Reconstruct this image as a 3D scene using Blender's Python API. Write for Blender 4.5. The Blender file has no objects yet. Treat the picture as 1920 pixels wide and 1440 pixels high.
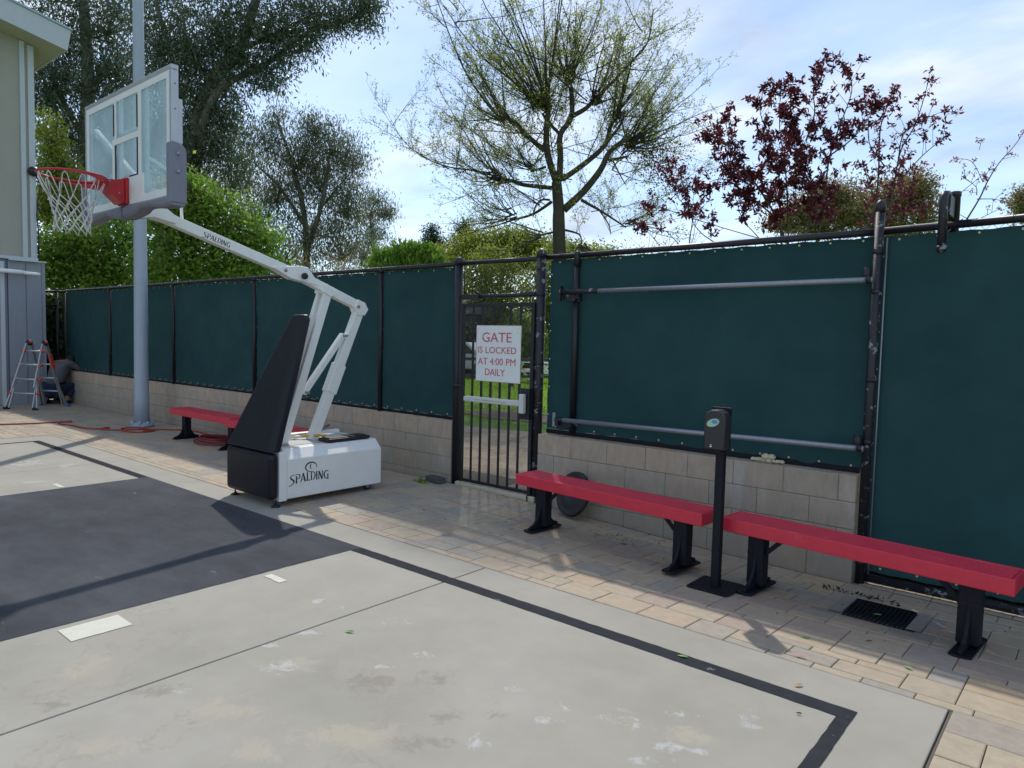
import bpy, bmesh, math, random
import numpy as np
from mathutils import Vector, Matrix, Quaternion
R=math.radians; PI=math.pi
SC=bpy.context.scene; COL=SC.collection
# ---------------------------------------------------------------- camera
YAW,PITCH,ROLL=0.69831735,0.06403563,0.02440303
cam=bpy.data.cameras.new('Camera'); cam.sensor_width=36; cam.lens=36*1323.93/1920; cam.clip_start=.05; cam.clip_end=2000
co=bpy.data.objects.new('camera',cam); COL.objects.link(co)
_r=Vector((math.cos(YAW),math.sin(YAW),0)); _f=Vector((-math.sin(YAW),math.cos(YAW),0)); _u=Vector((0,0,1))
_f2=_f*math.cos(PITCH)-_u*math.sin(PITCH); _u2=_u*math.cos(PITCH)+_f*math.sin(PITCH)
_r3=_r*math.cos(ROLL)+_u2*math.sin(ROLL); _u3=_u2*math.cos(ROLL)-_r*math.sin(ROLL)
co.matrix_world=Matrix(((_r3.x,_u3.x,-_f2.x,0),(_r3.y,_u3.y,-_f2.y,0),(_r3.z,_u3.z,-_f2.z,1.6),(0,0,0,1)))
SC.camera=co
# ---------------------------------------------------------------- light
SUN=Vector((-.584,.628,1.0)).normalized()
sl=bpy.data.lights.new('Sun','SUN'); sl.energy=2.5; sl.angle=R(1.0); sl.color=(1,.94,.85)
so=bpy.data.objects.new('sun',sl); so.rotation_euler=(-SUN).to_track_quat('-Z','Y').to_euler(); so.location=(0,0,30); COL.objects.link(so)
W=bpy.data.worlds.new('World'); SC.world=W; W.use_nodes=True
nt=W.node_tree; nt.nodes.clear()
def wn(t,**k):
    n=nt.nodes.new(t)
    for a,b in k.items(): setattr(n,a,b)
    return n
sky=wn('ShaderNodeTexSky',sky_type='NISHITA',sun_disc=False,sun_elevation=math.asin(SUN.z),sun_rotation=math.atan2(SUN.x,SUN.y)%(2*PI),dust_density=.35,air_density=.9,ozone_density=1.8)
bg=wn('ShaderNodeBackground'); bg.inputs[1].default_value=.15
wo=wn('ShaderNodeOutputWorld')
tc=wn('ShaderNodeTexCoord'); sp=wn('ShaderNodeSeparateXYZ'); nt.links.new(tc.outputs['Generated'],sp.inputs[0])
mx=wn('ShaderNodeMath',operation='MAXIMUM'); nt.links.new(sp.outputs[2],mx.inputs[0]); mx.inputs[1].default_value=.0
ad=wn('ShaderNodeMath',operation='ADD'); nt.links.new(mx.outputs[0],ad.inputs[0]); ad.inputs[1].default_value=.22
cb=wn('ShaderNodeCombineXYZ')
for i in (0,1):
    d=wn('ShaderNodeMath',operation='DIVIDE'); nt.links.new(sp.outputs[i],d.inputs[0]); nt.links.new(ad.outputs[0],d.inputs[1]); nt.links.new(d.outputs[0],cb.inputs[i])
mp=wn('ShaderNodeMapping'); mp.inputs['Rotation'].default_value=(0,0,R(35)); mp.inputs['Scale'].default_value=(.8,1.35,1); mp.inputs['Location'].default_value=(3.1,1.7,0); nt.links.new(cb.outputs[0],mp.inputs[0])
n1=wn('ShaderNodeTexNoise'); n1.inputs['Scale'].default_value=1.7; n1.inputs['Detail'].default_value=7; n1.inputs['Roughness'].default_value=.55; n1.inputs['Distortion'].default_value=.5; nt.links.new(mp.outputs[0],n1.inputs['Vector'])
rp=wn('ShaderNodeValToRGB'); rp.color_ramp.elements[0].position=.455; rp.color_ramp.elements[0].color=(.28,)*3+(1,); rp.color_ramp.elements[1].position=.65; rp.color_ramp.elements[1].color=(.97,)*3+(1,)
nt.links.new(n1.outputs[0],rp.inputs[0])
n2=wn('ShaderNodeTexNoise'); n2.inputs['Scale'].default_value=2.2; n2.inputs['Detail'].default_value=6; nt.links.new(mp.outputs[0],n2.inputs['Vector'])
rp2=wn('ShaderNodeValToRGB'); rp2.color_ramp.elements[0].position=.38; rp2.color_ramp.elements[0].color=(2.7,3.3,4.3,1); rp2.color_ramp.elements[1].position=.62; rp2.color_ramp.elements[1].color=(5.1,5.5,6.1,1)
nt.links.new(n2.outputs[0],rp2.inputs[0])
mm=wn('ShaderNodeMix',data_type='RGBA'); nt.links.new(rp.outputs[0],mm.inputs[0]); nt.links.new(sky.outputs[0],mm.inputs[6]); nt.links.new(rp2.outputs[0],mm.inputs[7])
nt.links.new(mm.outputs[2],bg.inputs[0]); nt.links.new(bg.outputs[0],wo.inputs[0])
SC.view_settings.view_transform='Standard'; SC.view_settings.look='None'; SC.view_settings.exposure=0.33; SC.view_settings.gamma=1
# ---------------------------------------------------------------- materials
def mat(name,col,rough=.6,metal=0,var=0,vscale=4,col2=None,vlo=.35,vhi=.65,bump=0,bscale=60,detail=5,spec=.5,attr=None,attrcol=None,stretch=None,trans=0,wcol=None,wscale=14,wlo=.68,whi=.74,coat=0):
    m=bpy.data.materials.new(name); m.use_nodes=True; t=m.node_tree; b=t.nodes['Principled BSDF']
    b.inputs['Roughness'].default_value=rough; b.inputs['Metallic'].default_value=metal; b.inputs['Specular IOR Level'].default_value=spec
    if coat: b.inputs['Coat Weight'].default_value=coat
    col=tuple(col)+(1,); b.inputs['Base Color'].default_value=col
    cur=None
    def N(k): return t.nodes.new(k)
    tcn=N('ShaderNodeTexCoord'); vec=tcn.outputs['Object']
    if stretch:
        q=N('ShaderNodeMapping'); q.inputs['Scale'].default_value=stretch; t.links.new(vec,q.inputs[0]); svec=q.outputs[0]
    else: svec=vec
    if col2 is not None or attr:
        cur=N('ShaderNodeRGB').outputs[0]; cur.default_value=col
    def mixin(fac,cA,cB,mode='MIX'):
        q=N('ShaderNodeMix'); q.data_type='RGBA'; q.blend_type=mode
        if isinstance(fac,float): q.inputs[0].default_value=fac
        else: t.links.new(fac,q.inputs[0])
        t.links.new(cA,q.inputs[6])
        if isinstance(cB,tuple): q.inputs[7].default_value=cB
        else: t.links.new(cB,q.inputs[7])
        return q.outputs[2]
    def ramp(src,lo,hi):
        q=N('ShaderNodeMapRange'); q.inputs[1].default_value=lo; q.inputs[2].default_value=hi; q.clamp=True; t.links.new(src,q.inputs[0]); return q.outputs[0]
    def noise(scale,v,det=detail,rough_=.6):
        q=N('ShaderNodeTexNoise'); q.inputs['Scale'].default_value=scale; q.inputs['Detail'].default_value=det; q.inputs['Roughness'].default_value=rough_; t.links.new(v,q.inputs['Vector']); return q.outputs[0]
    if attr:   # per-piece tone stored in the mesh
        a=N('ShaderNodeAttribute'); a.attribute_name=attr
        rr=N('ShaderNodeValToRGB'); els=attrcol
        while len(rr.color_ramp.elements)<len(els): rr.color_ramp.elements.new(.5)
        for i,(p_,c_) in enumerate(els):
            rr.color_ramp.elements[i].position=p_; rr.color_ramp.elements[i].color=tuple(c_)+(1,)
        t.links.new(a.outputs['Fac'],rr.inputs[0]); cur=rr.outputs[0]
    if col2 is not None:
        f=ramp(noise(vscale,svec),vlo,vhi); cur=mixin(f,cur,tuple(col2)+(1,))
    if var:
        if cur is None: cur=N('ShaderNodeRGB').outputs[0]; cur.default_value=col
        f=ramp(noise(vscale*3.1,svec,7,.7),.3,.7)
        q=N('ShaderNodeMix'); q.data_type='FLOAT'; t.links.new(f,q.inputs[0]); q.inputs[2].default_value=1-var; q.inputs[3].default_value=1+var
        h=N('ShaderNodeVectorMath'); h.operation='SCALE'; t.links.new(cur,h.inputs[0]); t.links.new(q.outputs[0],h.inputs['Scale']); cur=h.outputs[0]
    if wcol is not None:   # wear patches
        f=ramp(noise(wscale,svec,6,.65),wlo,whi)
        if cur is None: cur=N('ShaderNodeRGB').outputs[0]; cur.default_value=col
        cur=mixin(f,cur,tuple(wcol)+(1,))
    if cur is not None: t.links.new(cur,b.inputs['Base Color'])
    if bump:
        q=N('ShaderNodeBump'); q.inputs['Strength'].default_value=bump; q.inputs['Distance'].default_value=.004
        t.links.new(noise(bscale,vec,4,.7),q.inputs['Height']); t.links.new(q.outputs[0],b.inputs['Normal'])
    if trans:
        tr=N('ShaderNodeBsdfTranslucent'); ms=N('ShaderNodeMixShader'); ms.inputs[0].default_value=trans
        if cur is not None: t.links.new(cur,tr.inputs[0])
        else: tr.inputs[0].default_value=col
        t.links.new(b.outputs[0],ms.inputs[1]); t.links.new(tr.outputs[0],ms.inputs[2]); t.links.new(ms.outputs[0],t.nodes['Material Output'].inputs[0])
    return m
# ---------------------------------------------------------------- mesh helpers
def wloc(o):
    v=Vector((0,0,0))
    while o is not None: v+=o.location; o=o.parent
    return v
class MB:
    def __init__(s): s.v=[]; s.f=[]; s.t=[]; s.tone=0.; s.sm=[]
    def add(s,vs,fs,smooth=False):
        n=len(s.v); s.v+= [tuple(v) for v in vs]
        for f in fs: s.f.append(tuple(i+n for i in f)); s.t.append(s.tone); s.sm.append(smooth)
        return s
    def box(s,x0,x1,y0,y1,z0,z1,M=None):
        vs=[Vector((x,y,z)) for x in (x0,x1) for y in (y0,y1) for z in (z0,z1)]
        if M: vs=[M@v for v in vs]
        return s.add(vs,[(0,1,3,2),(4,6,7,5),(0,4,5,1),(2,3,7,6),(0,2,6,4),(1,5,7,3)])
    def beam(s,a,b,w,h,up=(0,0,1)):   # rectangular bar from a to b
        a=Vector(a); b=Vector(b); d=(b-a); L=d.length; d.normalize(); u=Vector(up); x=d.cross(u)
        if x.length<1e-3: x=d.cross(Vector((1,0,0)))
        x.normalize(); u=x.cross(d)
        vs=[]
        for p in (a,b):
            for sx,su in ((-1,-1),(1,-1),(1,1),(-1,1)): vs.append(p+x*sx*w/2+u*su*h/2)
        return s.add(vs,[(3,2,1,0),(4,5,6,7),(0,1,5,4),(1,2,6,5),(2,3,7,6),(3,0,4,7)])
    def tube(s,pts,r,n=8,caps=True,smooth=True,closed=False):
        pts=[Vector(p) for p in pts]; k=len(pts)
        rs=r if isinstance(r,(list,tuple)) else [r]*k
        vs=[]; ref=None
        for i,p in enumerate(pts):
            if closed: d=pts[(i+1)%k]-pts[i-1]
            else: d=pts[min(i+1,k-1)]-pts[max(i-1,0)]
            if d.length<1e-9: d=Vector((0,0,1))
            d.normalize()
            if ref is None:
                ref=d.orthogonal().normalized()
            ref=(ref-d*ref.dot(d))
            if ref.length<1e-6: ref=d.orthogonal()
            ref.normalize(); q=d.cross(ref)
            for j in range(n):
                a=2*PI*j/n; vs.append(p+ref*math.cos(a)*rs[i]+q*math.sin(a)*rs[i])
        fs=[]
        for i in range(k if closed else k-1):
            for j in range(n):
                a=i*n+j; b=i*n+(j+1)%n; c=((i+1)%k)*n+(j+1)%n; e=((i+1)%k)*n+j; fs.append((a,b,c,e))
        s.add(vs,fs,smooth)
        if caps and not closed:
            m=len(s.v)-k*n; s.f.append(tuple(m+j for j in reversed(range(n)))); s.t.append(s.tone); s.sm.append(False)
            s.f.append(tuple(m+(k-1)*n+j for j in range(n))); s.t.append(s.tone); s.sm.append(False)
        return s
    def lathe(s,prof,c,n=24,axis='z',smooth=True):  # prof: (r,h)
        c=Vector(c); vs=[]
        for r,h in prof:
            for j in range(n):
                a=2*PI*j/n; x,y=math.cos(a)*r,math.sin(a)*r
                vs.append(c+(Vector((x,y,h)) if axis=='z' else Vector((x,-h,y)) if axis=='y' else Vector((h,x,y))))
        fs=[]
        for i in range(len(prof)-1):
            for j in range(n): fs.append((i*n+j,i*n+(j+1)%n,(i+1)*n+(j+1)%n,(i+1)*n+j))
        s.add(vs,fs,smooth)
        m=len(s.v)-len(prof)*n
        for ring,rev in ((0,1),(len(prof)-1,0)):
            if prof[ring][0]>1e-4:
                l=[m+ring*n+j for j in range(n)]; s.f.append(tuple(reversed(l)) if rev else tuple(l)); s.t.append(s.tone); s.sm.append(False)
        return s
    def prism(s,poly,t0,t1,axis='x',M=None):   # poly of (a,b): axis x->(y,z); y->(x,z); z->(x,y)
        def P(a,b,t): 
            v=Vector((t,a,b)) if axis=='x' else Vector((a,t,b)) if axis=='y' else Vector((a,b,t))
            return M@v if M else v
        n=len(poly); vs=[P(a,b,t0) for a,b in poly]+[P(a,b,t1) for a,b in poly]
        fs=[tuple(range(n)),tuple(reversed(range(n,2*n)))]+[(i,i+n,(i+1)%n+n,(i+1)%n) for i in range(n)]
        return s.add(vs,fs)
    def build(s,name,m,parent=None,bevel=0,seg=2,fix=True,smooth_angle=None):
        me=bpy.data.meshes.new(name); o=bpy.data.objects.new(name,me); COL.objects.link(o)
        off=wloc(parent) if parent else Vector((0,0,0))
        me.from_pydata([(a-off.x,b-off.y,c-off.z) for a,b,c in s.v],[],s.f)
        if len(set(s.t))>1 or s.tone:
            at=me.attributes.new('tone','FLOAT','FACE'); at.data.foreach_set('value',s.t)
        me.polygons.foreach_set('use_smooth',s.sm)
        if fix and len(s.f)<60000:
            bm=bmesh.new(); bm.from_mesh(me); bmesh.ops.recalc_face_normals(bm,faces=bm.faces); bm.to_mesh(me); bm.free()
        me.materials.append(m)
        if parent: o.parent=parent
        if bevel:
            b=o.modifiers.new('bevel','BEVEL'); b.width=bevel; b.segments=seg; b.limit_method='ANGLE'; b.angle_limit=R(40); b.harden_normals=False
        return o
def thing(name,label,cat,loc=(0,0,0),group=None):
    o=bpy.data.objects.new(name,None); COL.objects.link(o); o.location=loc; o.empty_display_size=.1
    return tag(o,label,cat,group)
def tag(o,label,cat,group=None):
    o['label']=label; o['category']=cat
    if group: o['group']=group
    return o
def struct(o): o['kind']='structure'; return o
def npmesh(name,V,F,m,parent=None,tone=None,smooth=False):
    V=np.asarray(V,dtype=np.float64); F=np.asarray(F,dtype=np.int32)
    if parent: V=V-np.array(wloc(parent))
    me=bpy.data.meshes.new(name); me.vertices.add(len(V)); me.vertices.foreach_set('co',V.ravel())
    k=F.shape[1]; me.loops.add(F.size); me.loops.foreach_set('vertex_index',F.ravel())
    me.polygons.add(len(F)); me.polygons.foreach_set('loop_start',np.arange(0,F.size,k,dtype=np.int32)); me.polygons.foreach_set('loop_total',np.full(len(F),k,dtype=np.int32))
    me.update(calc_edges=True)
    if tone is not None:
        at=me.attributes.new('tone','FLOAT','FACE'); at.data.foreach_set('value',np.asarray(tone,dtype=np.float32))
    me.materials.append(m)
    o=bpy.data.objects.new(name,me); COL.objects.link(o)
    if parent: o.parent=parent
    return o
def wires(A,B,r):   # many straight 3-sided wires, numpy
    A=np.asarray(A,float); B=np.asarray(B,float); d=B-A; d/=np.linalg.norm(d,axis=1)[:,None]+1e-12
    ref=np.where(np.abs(d[:,1:2])<.9,np.array([[0,1.,0]]),np.array([[1.,0,0]])); x=np.cross(d,ref); x/=np.linalg.norm(x,axis=1)[:,None]; y=np.cross(d,x)
    V=[]
    for P in (A,B):
        for j in range(3):
            a=2*PI*j/3; V.append(P+x*math.cos(a)*r+y*math.sin(a)*r)
    V=np.stack(V,1).reshape(-1,3); n=len(A); base=(np.arange(n)*6)[:,None]
    F=np.concatenate([base+np.array([[0,1,4,3]]),base+np.array([[1,2,5,4]]),base+np.array([[2,0,3,5]])])
    return V,F
def text_obj(name,txt,m,x0,x1,z0,z1,y,parent,thick=.001,axis='y'):
    cu=bpy.data.curves.new('t','FONT'); cu.body=txt; cu.extrude=thick; cu.resolution_u=4
    o=bpy.data.objects.new('t',cu); COL.objects.link(o); bpy.context.view_layer.update()
    dg=bpy.context.evaluated_depsgraph_get(); me=bpy.data.meshes.new_from_object(o.evaluated_get(dg)); bpy.data.objects.remove(o)
    xs=[v.co.x for v in me.vertices]; ys=[v.co.y for v in me.vertices]; ax,bx,ay,by=min(xs),max(xs),min(ys),max(ys)
    off=wloc(parent)
    for v in me.vertices:
        X=x0+(v.co.x-ax)/(bx-ax)*(x1-x0); Z=z0+(v.co.y-ay)/(by-ay)*(z1-z0)
        v.co=Vector((X,y-v.co.z,Z))-off
    me.materials.clear(); me.materials.append(m); r=bpy.data.objects.new(name,me); COL.objects.link(r); r.parent=parent
    return r
def dip(x,y):
    t=min(max((x+5.2)/3.6,0),1); t=t*t*(3-2*t); s=min(max((y-3.6)/1.9,0),1); return -.115*t*s
# logo letters as flared strokes; each stroke is a polyline with widths, in a 1-high cell
GL={'S':(.62,[([(.55,.92),(.40,1.0),(.16,.97),(.08,.82),(.16,.62),(.40,.40),(.50,.2),(.42,.03),(.22,-.08),(-.06,-.18)],[.05,.05,.07,.11,.15,.17,.15,.1,.07,.13])]),
 'P':(.6,[([(.0,.97),(.34,.98),(.52,.86),(.54,.66),(.42,.5),(.2,.45)],[.05,.07,.11,.12,.08,.05]),([(.14,.8),(.14,-.02)],[.13,.17])]),
 'A':(.66,[([(.3,.95),(.04,.0)],[.06,.12]),([(.3,.98),(.56,.0)],[.14,.18]),([(.14,.3),(.46,.3)],[.06,.06])]),
 'L':(.5,[([(.14,1.0),(.14,.02)],[.13,.15]),([(.1,.04),(.46,.06)],[.08,.1])]),
 'D':(.62,[([(.12,.95),(.12,.02)],[.12,.14]),([(.1,.95),(.36,.95),(.54,.75),(.55,.45),(.42,.15),(.3,.02)],[.05,.07,.11,.13,.1,.06])]),
 'I':(.28,[([(.13,1.0),(.13,.0)],[.12,.16])]),
 'N':(.66,[([(.1,.95),(.1,.0)],[.09,.1]),([(.1,.98),(.5,.02)],[.14,.18]),([(.52,1.0),(.52,.05)],[.1,.09])]),
 'G':(.66,[([(.56,.88),(.4,1.0),(.16,.84),(.07,.5),(.18,.14),(.42,.02)],[.12,.08,.12,.15,.12,.07]),([(.54,.55),(.54,-.02)],[.13,.15])])}
def logo(mb,word,P,h,w,arc=0):   # P(u,v) -> 3D point; v up
    W_=sum(GL[c][0] for c in word); x=0
    for c in word:
        adv,st=GL[c]
        for pts,ws in st:
            L=len(pts)
            for i in range(L-1):
                (ax,ay),(bx,by)=pts[i],pts[i+1]; dx,dy=bx-ax,by-ay; l=math.hypot(dx,dy); nx,ny=-dy/l,dx/l
                e=.015/l
                q=[(ax-dx*e+nx*ws[i]/2,ay-dy*e+ny*ws[i]/2),(bx+dx*e+nx*ws[i+1]/2,by+dy*e+ny*ws[i+1]/2),(bx+dx*e-nx*ws[i+1]/2,by+dy*e-ny*ws[i+1]/2),(ax-dx*e-nx*ws[i]/2,ay-dy*e-ny*ws[i]/2)]
                q=[((x+a)/W_*w,(b)*h) for a,b in q]
                lift=(i%2)*.0004
                vs=[P(a,b,.0006+lift) for a,b in q]+[P(a,b,.0) for a,b in q]
                mb.add(vs,[(0,1,2,3),(4,7,6,5),(0,4,5,1),(1,5,6,2),(2,6,7,3),(3,7,4,0)])
        x+=adv
# tree outlines in metres: (across, up)
SYC_AT=(-11.87,16.15)
SYC=[
 ([(-0.04,3.84),(-0.1,4.94),(-0.11,5.27),(-0.19,5.99)],0.2,0.15),
 ([(-0.19,5.99),(-0.46,6.75),(-0.51,7.4),(-0.48,7.89),(-0.51,8.38)],0.11,0.07),
 ([(-0.55,6.83),(-1.08,7.22),(-1.43,7.51),(-1.73,7.58)],0.075,0.055),
 ([(-0.11,6.02),(-0.1,6.7),(-0.12,7.3),(0.18,7.8),(0.15,8.61)],0.1,0.07),
 ([(0.2,7.8),(0.56,8.02),(0.82,8.3),(1.31,8.8),(1.84,9.4),(2.26,9.95),(2.39,10.85)],0.075,0.015),
 ([(-0.14,7.3),(-0.43,7.67),(-0.61,7.99)],0.05,0.04),
 ([(-0.02,6.07),(0.55,6.5),(1.14,7.06),(1.29,7.61),(1.42,7.85)],0.085,0.06),
 ([(1.17,7.09),(1.46,7.45),(1.59,7.72)],0.05,0.03),
 ([(0.03,5.22),(0.57,5.73),(1.0,6.29),(1.23,6.76),(1.75,7.15)],0.12,0.06),
 ([(1.27,6.62),(1.92,6.97)],0.05,0.03),
 ([(-0.32,5.82),(-1.11,5.91),(-1.44,6.04),(-1.84,6.09)],0.065,0.045),
 ([(-1.84,6.09),(-2.51,6.26),(-3.18,6.35),(-3.79,6.56),(-4.41,6.98),(-4.92,7.62)],0.03,0.006),
 ([(-0.31,5.44),(-0.81,5.15),(-1.42,5.02)],0.05,0.03),
 ([(-0.37,5.49),(-0.59,5.46),(-0.76,5.26),(-0.83,4.93)],0.035,0.015),
 ([(0.52,5.51),(1.15,5.25),(1.88,4.88)],0.05,0.02),
 ([(0.98,5.3),(1.32,4.92),(1.44,4.65)],0.025,0.012),
 ([(-0.21,4.61),(-0.62,4.46)],0.035,0.02),
 ([(0.1,4.67),(0.47,4.52),(0.51,4.24)],0.035,0.015),
 ([(-0.51,6.39),(-0.9,6.35)],0.04,0.03),
 ([(1.35,6.63),(1.56,6.3),(1.76,6.01)],0.025,0.012),
 ([(-0.52,6.91),(-0.91,7.01),(-1.18,6.78)],0.03,0.015),
 ([(-1.7,7.59),(-2.21,8.06),(-2.72,8.7),(-3.13,9.5),(-3.53,10.5)],0.04,0.01),
 ([(-0.89,8.1),(-1.45,8.73),(-2.24,9.36),(-2.86,10.04),(-3.54,11.03)],0.04,0.01),
]
SYC_K=[
 ((-1.7, 7.58),-50,9,1.7),
 ((-0.61, 8.1),-20,12,2.4),
 ((0.06, 8.82),5,16,2.2),
 ((0.82, 8.3),35,7,2.4),
 ((1.42, 7.85),30,12,2.3),
 ((1.81, 7.13),62,10,2.0),
 ((-1.84, 6.09),-78,8,2.0),
 ((-1.42, 5.02),-88,6,1.5),
 ((-0.9, 6.35),-80,5,1.1),
 ((1.88, 4.88),85,5,1.1),
 ((1.92, 6.97),88,6,1.5),
 ((-0.89, 8.2),-38,7,2.4),
 ((0.51, 4.24),120,4,0.7),
 ((-0.62, 4.46),-100,4,0.8),
]
PLUM_A_AT=(-4.06,12.26)
PLUM_A=[
 ([(-0.24,3.37),(-0.47,3.77),(-0.84,4.24),(-1.19,4.57),(-1.41,4.83),(-1.74,4.96)],0.03),
 ([(-0.47,3.77),(-0.97,4.23),(-1.26,4.43),(-1.6,4.32)],0.015),
 ([(-0.84,4.24),(-1.19,4.57),(-1.15,5.1),(-1.2,5.5)],0.012),
 ([(-0.31,3.37),(-0.36,3.91),(-0.4,4.45),(-0.52,4.92),(-0.75,5.45),(-0.71,5.85)],0.022),
 ([(-0.19,3.37),(-0.25,4.25),(-0.31,4.72),(-0.4,5.26),(-0.4,5.92)],0.022),
 ([(0.1,3.38),(0.18,3.92),(0.19,4.43),(0.02,5.0),(-0.15,5.6),(-0.13,5.93)],0.02),
 ([(0.02,5.0),(0.2,5.5),(0.21,5.94),(0.39,6.31)],0.015),
 ([(0.31,3.38),(0.34,4.06),(0.38,4.74),(0.49,5.21),(0.63,5.75),(0.51,6.08)],0.024),
 ([(0.38,4.74),(0.7,5.01),(0.92,5.42)],0.014),
 ([(-0.66,3.36),(-0.95,3.69),(-1.03,4.03),(-0.71,4.44)],0.012),
 ([(0.18,3.92),(-0.08,4.25),(-0.51,4.51),(-0.79,4.71)],0.012),
 ([(0.34,4.06),(0.11,4.6),(0.22,5.07)],0.012),
]
PLUM_B_AT=(-2.91,13.22)
PLUM_B=[
 ([(-0.4,3.54),(-0.22,4.02),(-0.15,4.63),(-0.12,5.23),(-0.03,5.53),(0.12,5.9),(0.24,6.11)],0.024),
 ([(-0.06,3.61),(0.04,4.29),(0.14,4.9),(0.36,5.31),(0.5,5.75),(0.58,6.08)],0.022),
 ([(0.08,4.77),(0.13,5.2),(0.69,5.49)],0.012),
 ([(-0.15,4.63),(-0.38,5.02),(-0.37,5.53)],0.012),
 ([(-0.03,5.53),(-0.15,5.73),(-0.32,5.73)],0.008),
 ([(0.04,4.29),(0.39,4.77),(0.68,5.05)],0.012),
 ([(-0.08,4.09),(0.2,4.57),(0.39,4.77)],0.01),
 ([(0.04,3.75),(0.27,3.93),(0.58,4.0)],0.014),
 ([(-0.04,3.95),(0.29,4.23),(0.65,4.51)],0.012),
 ([(-0.22,4.02),(-0.4,4.28),(-0.53,4.62)],0.01),
]
PLUM_C_AT=(-5.44,11.10)
PLUM_C=[
 ([(0.47,3.24),(0.08,3.47),(-0.07,3.7),(-0.06,4.25)],0.016),
 ([(-0.05,3.23),(-0.07,3.7),(-0.39,4.0),(-0.54,4.34)],0.016),
 ([(-0.07,3.7),(-0.66,3.86),(-0.87,3.85)],0.012),
 ([(-0.19,3.22),(-0.48,3.52),(-0.86,3.55)],0.012),
 ([(-0.02,3.23),(0.07,3.54),(0.13,3.95)],0.01),
 ([(-0.39,4.0),(-0.26,4.14),(-0.3,4.34)],0.008),
 ([(-0.54,3.21),(-0.75,3.52)],0.01),
]
PLUM_D_AT=(-1.70,14.24)
PLUM_D=[
 ([(-0.3,3.78),(-0.15,4.12),(-0.07,4.4),(0.05,4.67),(0.24,4.94),(0.36,5.18)],0.014),
 ([(-0.07,4.4),(-0.13,4.8),(-0.27,4.9)],0.007),
 ([(-0.17,4.93),(-0.18,5.07)],0.005),
 ([(0.05,4.67),(0.33,4.61)],0.006),
 ([(-0.16,4.19),(-0.3,4.29),(-0.62,4.38)],0.008),
 ([(-0.47,4.18),(-0.28,4.46)],0.006),
 ([(-0.15,4.12),(0.12,4.13),(0.33,4.1)],0.008),
 ([(-0.27,3.78),(-0.38,3.98),(-0.25,4.05)],0.006),
 ([(-0.1,3.79),(0.1,3.93)],0.006),
]
EUC_A_AT=(-39.83,13.57)
EUC_A_C=[(-1.09,16.47,2.18,2.18,7),(1.29,17.3,2.18,1.90,7),(0.46,14.45,2.45,1.90,9),(-0.91,11.82,1.63,1.63,6),(2.04,12.93,1.63,2.18,8),(-1.22,9.19,1.09,1.63,4),(0.67,10.03,1.63,1.63,6),(2.28,10.33,1.36,1.63,5),(-1.67,13.88,1.09,1.63,4),(-0.78,19.29,3.26,1.90,5),(1.18,7.93,1.36,1.36,4)]
EUC_A_L=[([(0.5,-2.32),(0.19,4.71),(0.13,10.01),(0.32,13.93),(0.12,18.29)],0.5,0.22),
 ([(0.27,10.02),(1.77,12.41),(2.6,15.53)],0.2,0.08),
 ([(0.15,11.06),(-1.15,13.12),(-1.89,16.2)],0.18,0.07),
 ([(0.24,7.91),(2.54,10.07),(3.89,11.41)],0.15,0.06)]
EUC_B_AT=(-32.26,14.70)
EUC_B_C=[(-0.62,14.7,1.45,1.69,7),(0.07,12.65,1.45,1.69,7),(-0.65,10.32,0.97,1.69,5),(1.02,14.05,1.45,1.45,7),(1.72,12,1.21,1.21,6),(2.43,14.77,1.69,1.45,8),(3.37,13.65,1.45,0.97,5),(4.55,15.05,1.69,1.09,6),(6.19,15.54,1.69,0.85,5),(7.59,15.76,1.45,0.68,4),(8.53,16.01,0.68,0.44,2),(5.49,14.27,1.09,0.53,2),(4.08,12.75,0.85,0.53,2),(0.77,9.66,0.97,1.45,4),(0.28,7.78,1.09,1.21,3),(2.67,17.5,3.38,1.45,6),(-0.6,17.42,2.42,1.45,5),(5.47,17.34,1.93,0.97,3),(2.19,10.86,0.85,0.68,2),(-1.16,6.8,1.45,1.21,4)]
EUC_B_L=[([(-1.11,-1.83),(-0.45,5.64),(0.41,8.83),(1.01,10.83),(1.72,12.69),(2.88,13.98),(3.61,16.16),(4.07,17.53)],0.48,0.14),
 ([(0.03,5.89),(0.76,8.96),(1.36,10.6),(2.19,12.24),(3.85,13.66),(5.96,14.85),(7.83,15.7)],0.26,0.05),
 ([(0.41,9.19),(-0.17,11.49),(-0.21,13.56),(-0.61,16.06),(-0.37,16.97)],0.16,0.06),
 ([(2.88,13.98),(4.55,15.05),(6.42,15.78)],0.12,0.04),
 ([(1.72,12.69),(0.55,13.81),(0.32,15.63)],0.12,0.05)]
EUC_C_AT=(-32.37,22.44)
EUC_C_C=[(-2.44,13.07,0.57,0.72,1),(-2.89,11.82,1.00,1.00,2),(-4.16,10.68,1.29,1.44,3),(-0.36,12.57,0.80,0.80,2),(-1.2,11.03,1.44,1.29,5),(0.63,11.63,1.00,1.00,3),(1.62,10.82,0.80,1.00,2),(-0.06,9.95,1.58,1.29,5),(-2.32,9.34,1.58,1.44,5),(1.36,8.59,1.29,1.29,4),(-0.61,7.42,2.01,1.29,5),(-3.45,7.91,1.29,1.44,3),(1.1,6.34,1.72,1.29,4),(-2.03,5.7,2.01,1.15,5),(-4.86,12.32,0.86,0.86,1),(-5.15,9.55,0.86,1.15,1)]
EUC_C_L=[([(-0.84,-2.27),(-0.74,4.6),(-0.9,7.98),(-1.62,10.74),(-2.33,12.8)],0.24,0.05),
 ([(-0.83,5.73),(0.23,8.56),(0.49,11.35)],0.16,0.05),
 ([(-0.9,7.42),(-2.32,9.34),(-3.74,10.69)],0.12,0.04),
 ([(0.23,8.56),(1.49,10.26)],0.08,0.03)]
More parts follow.
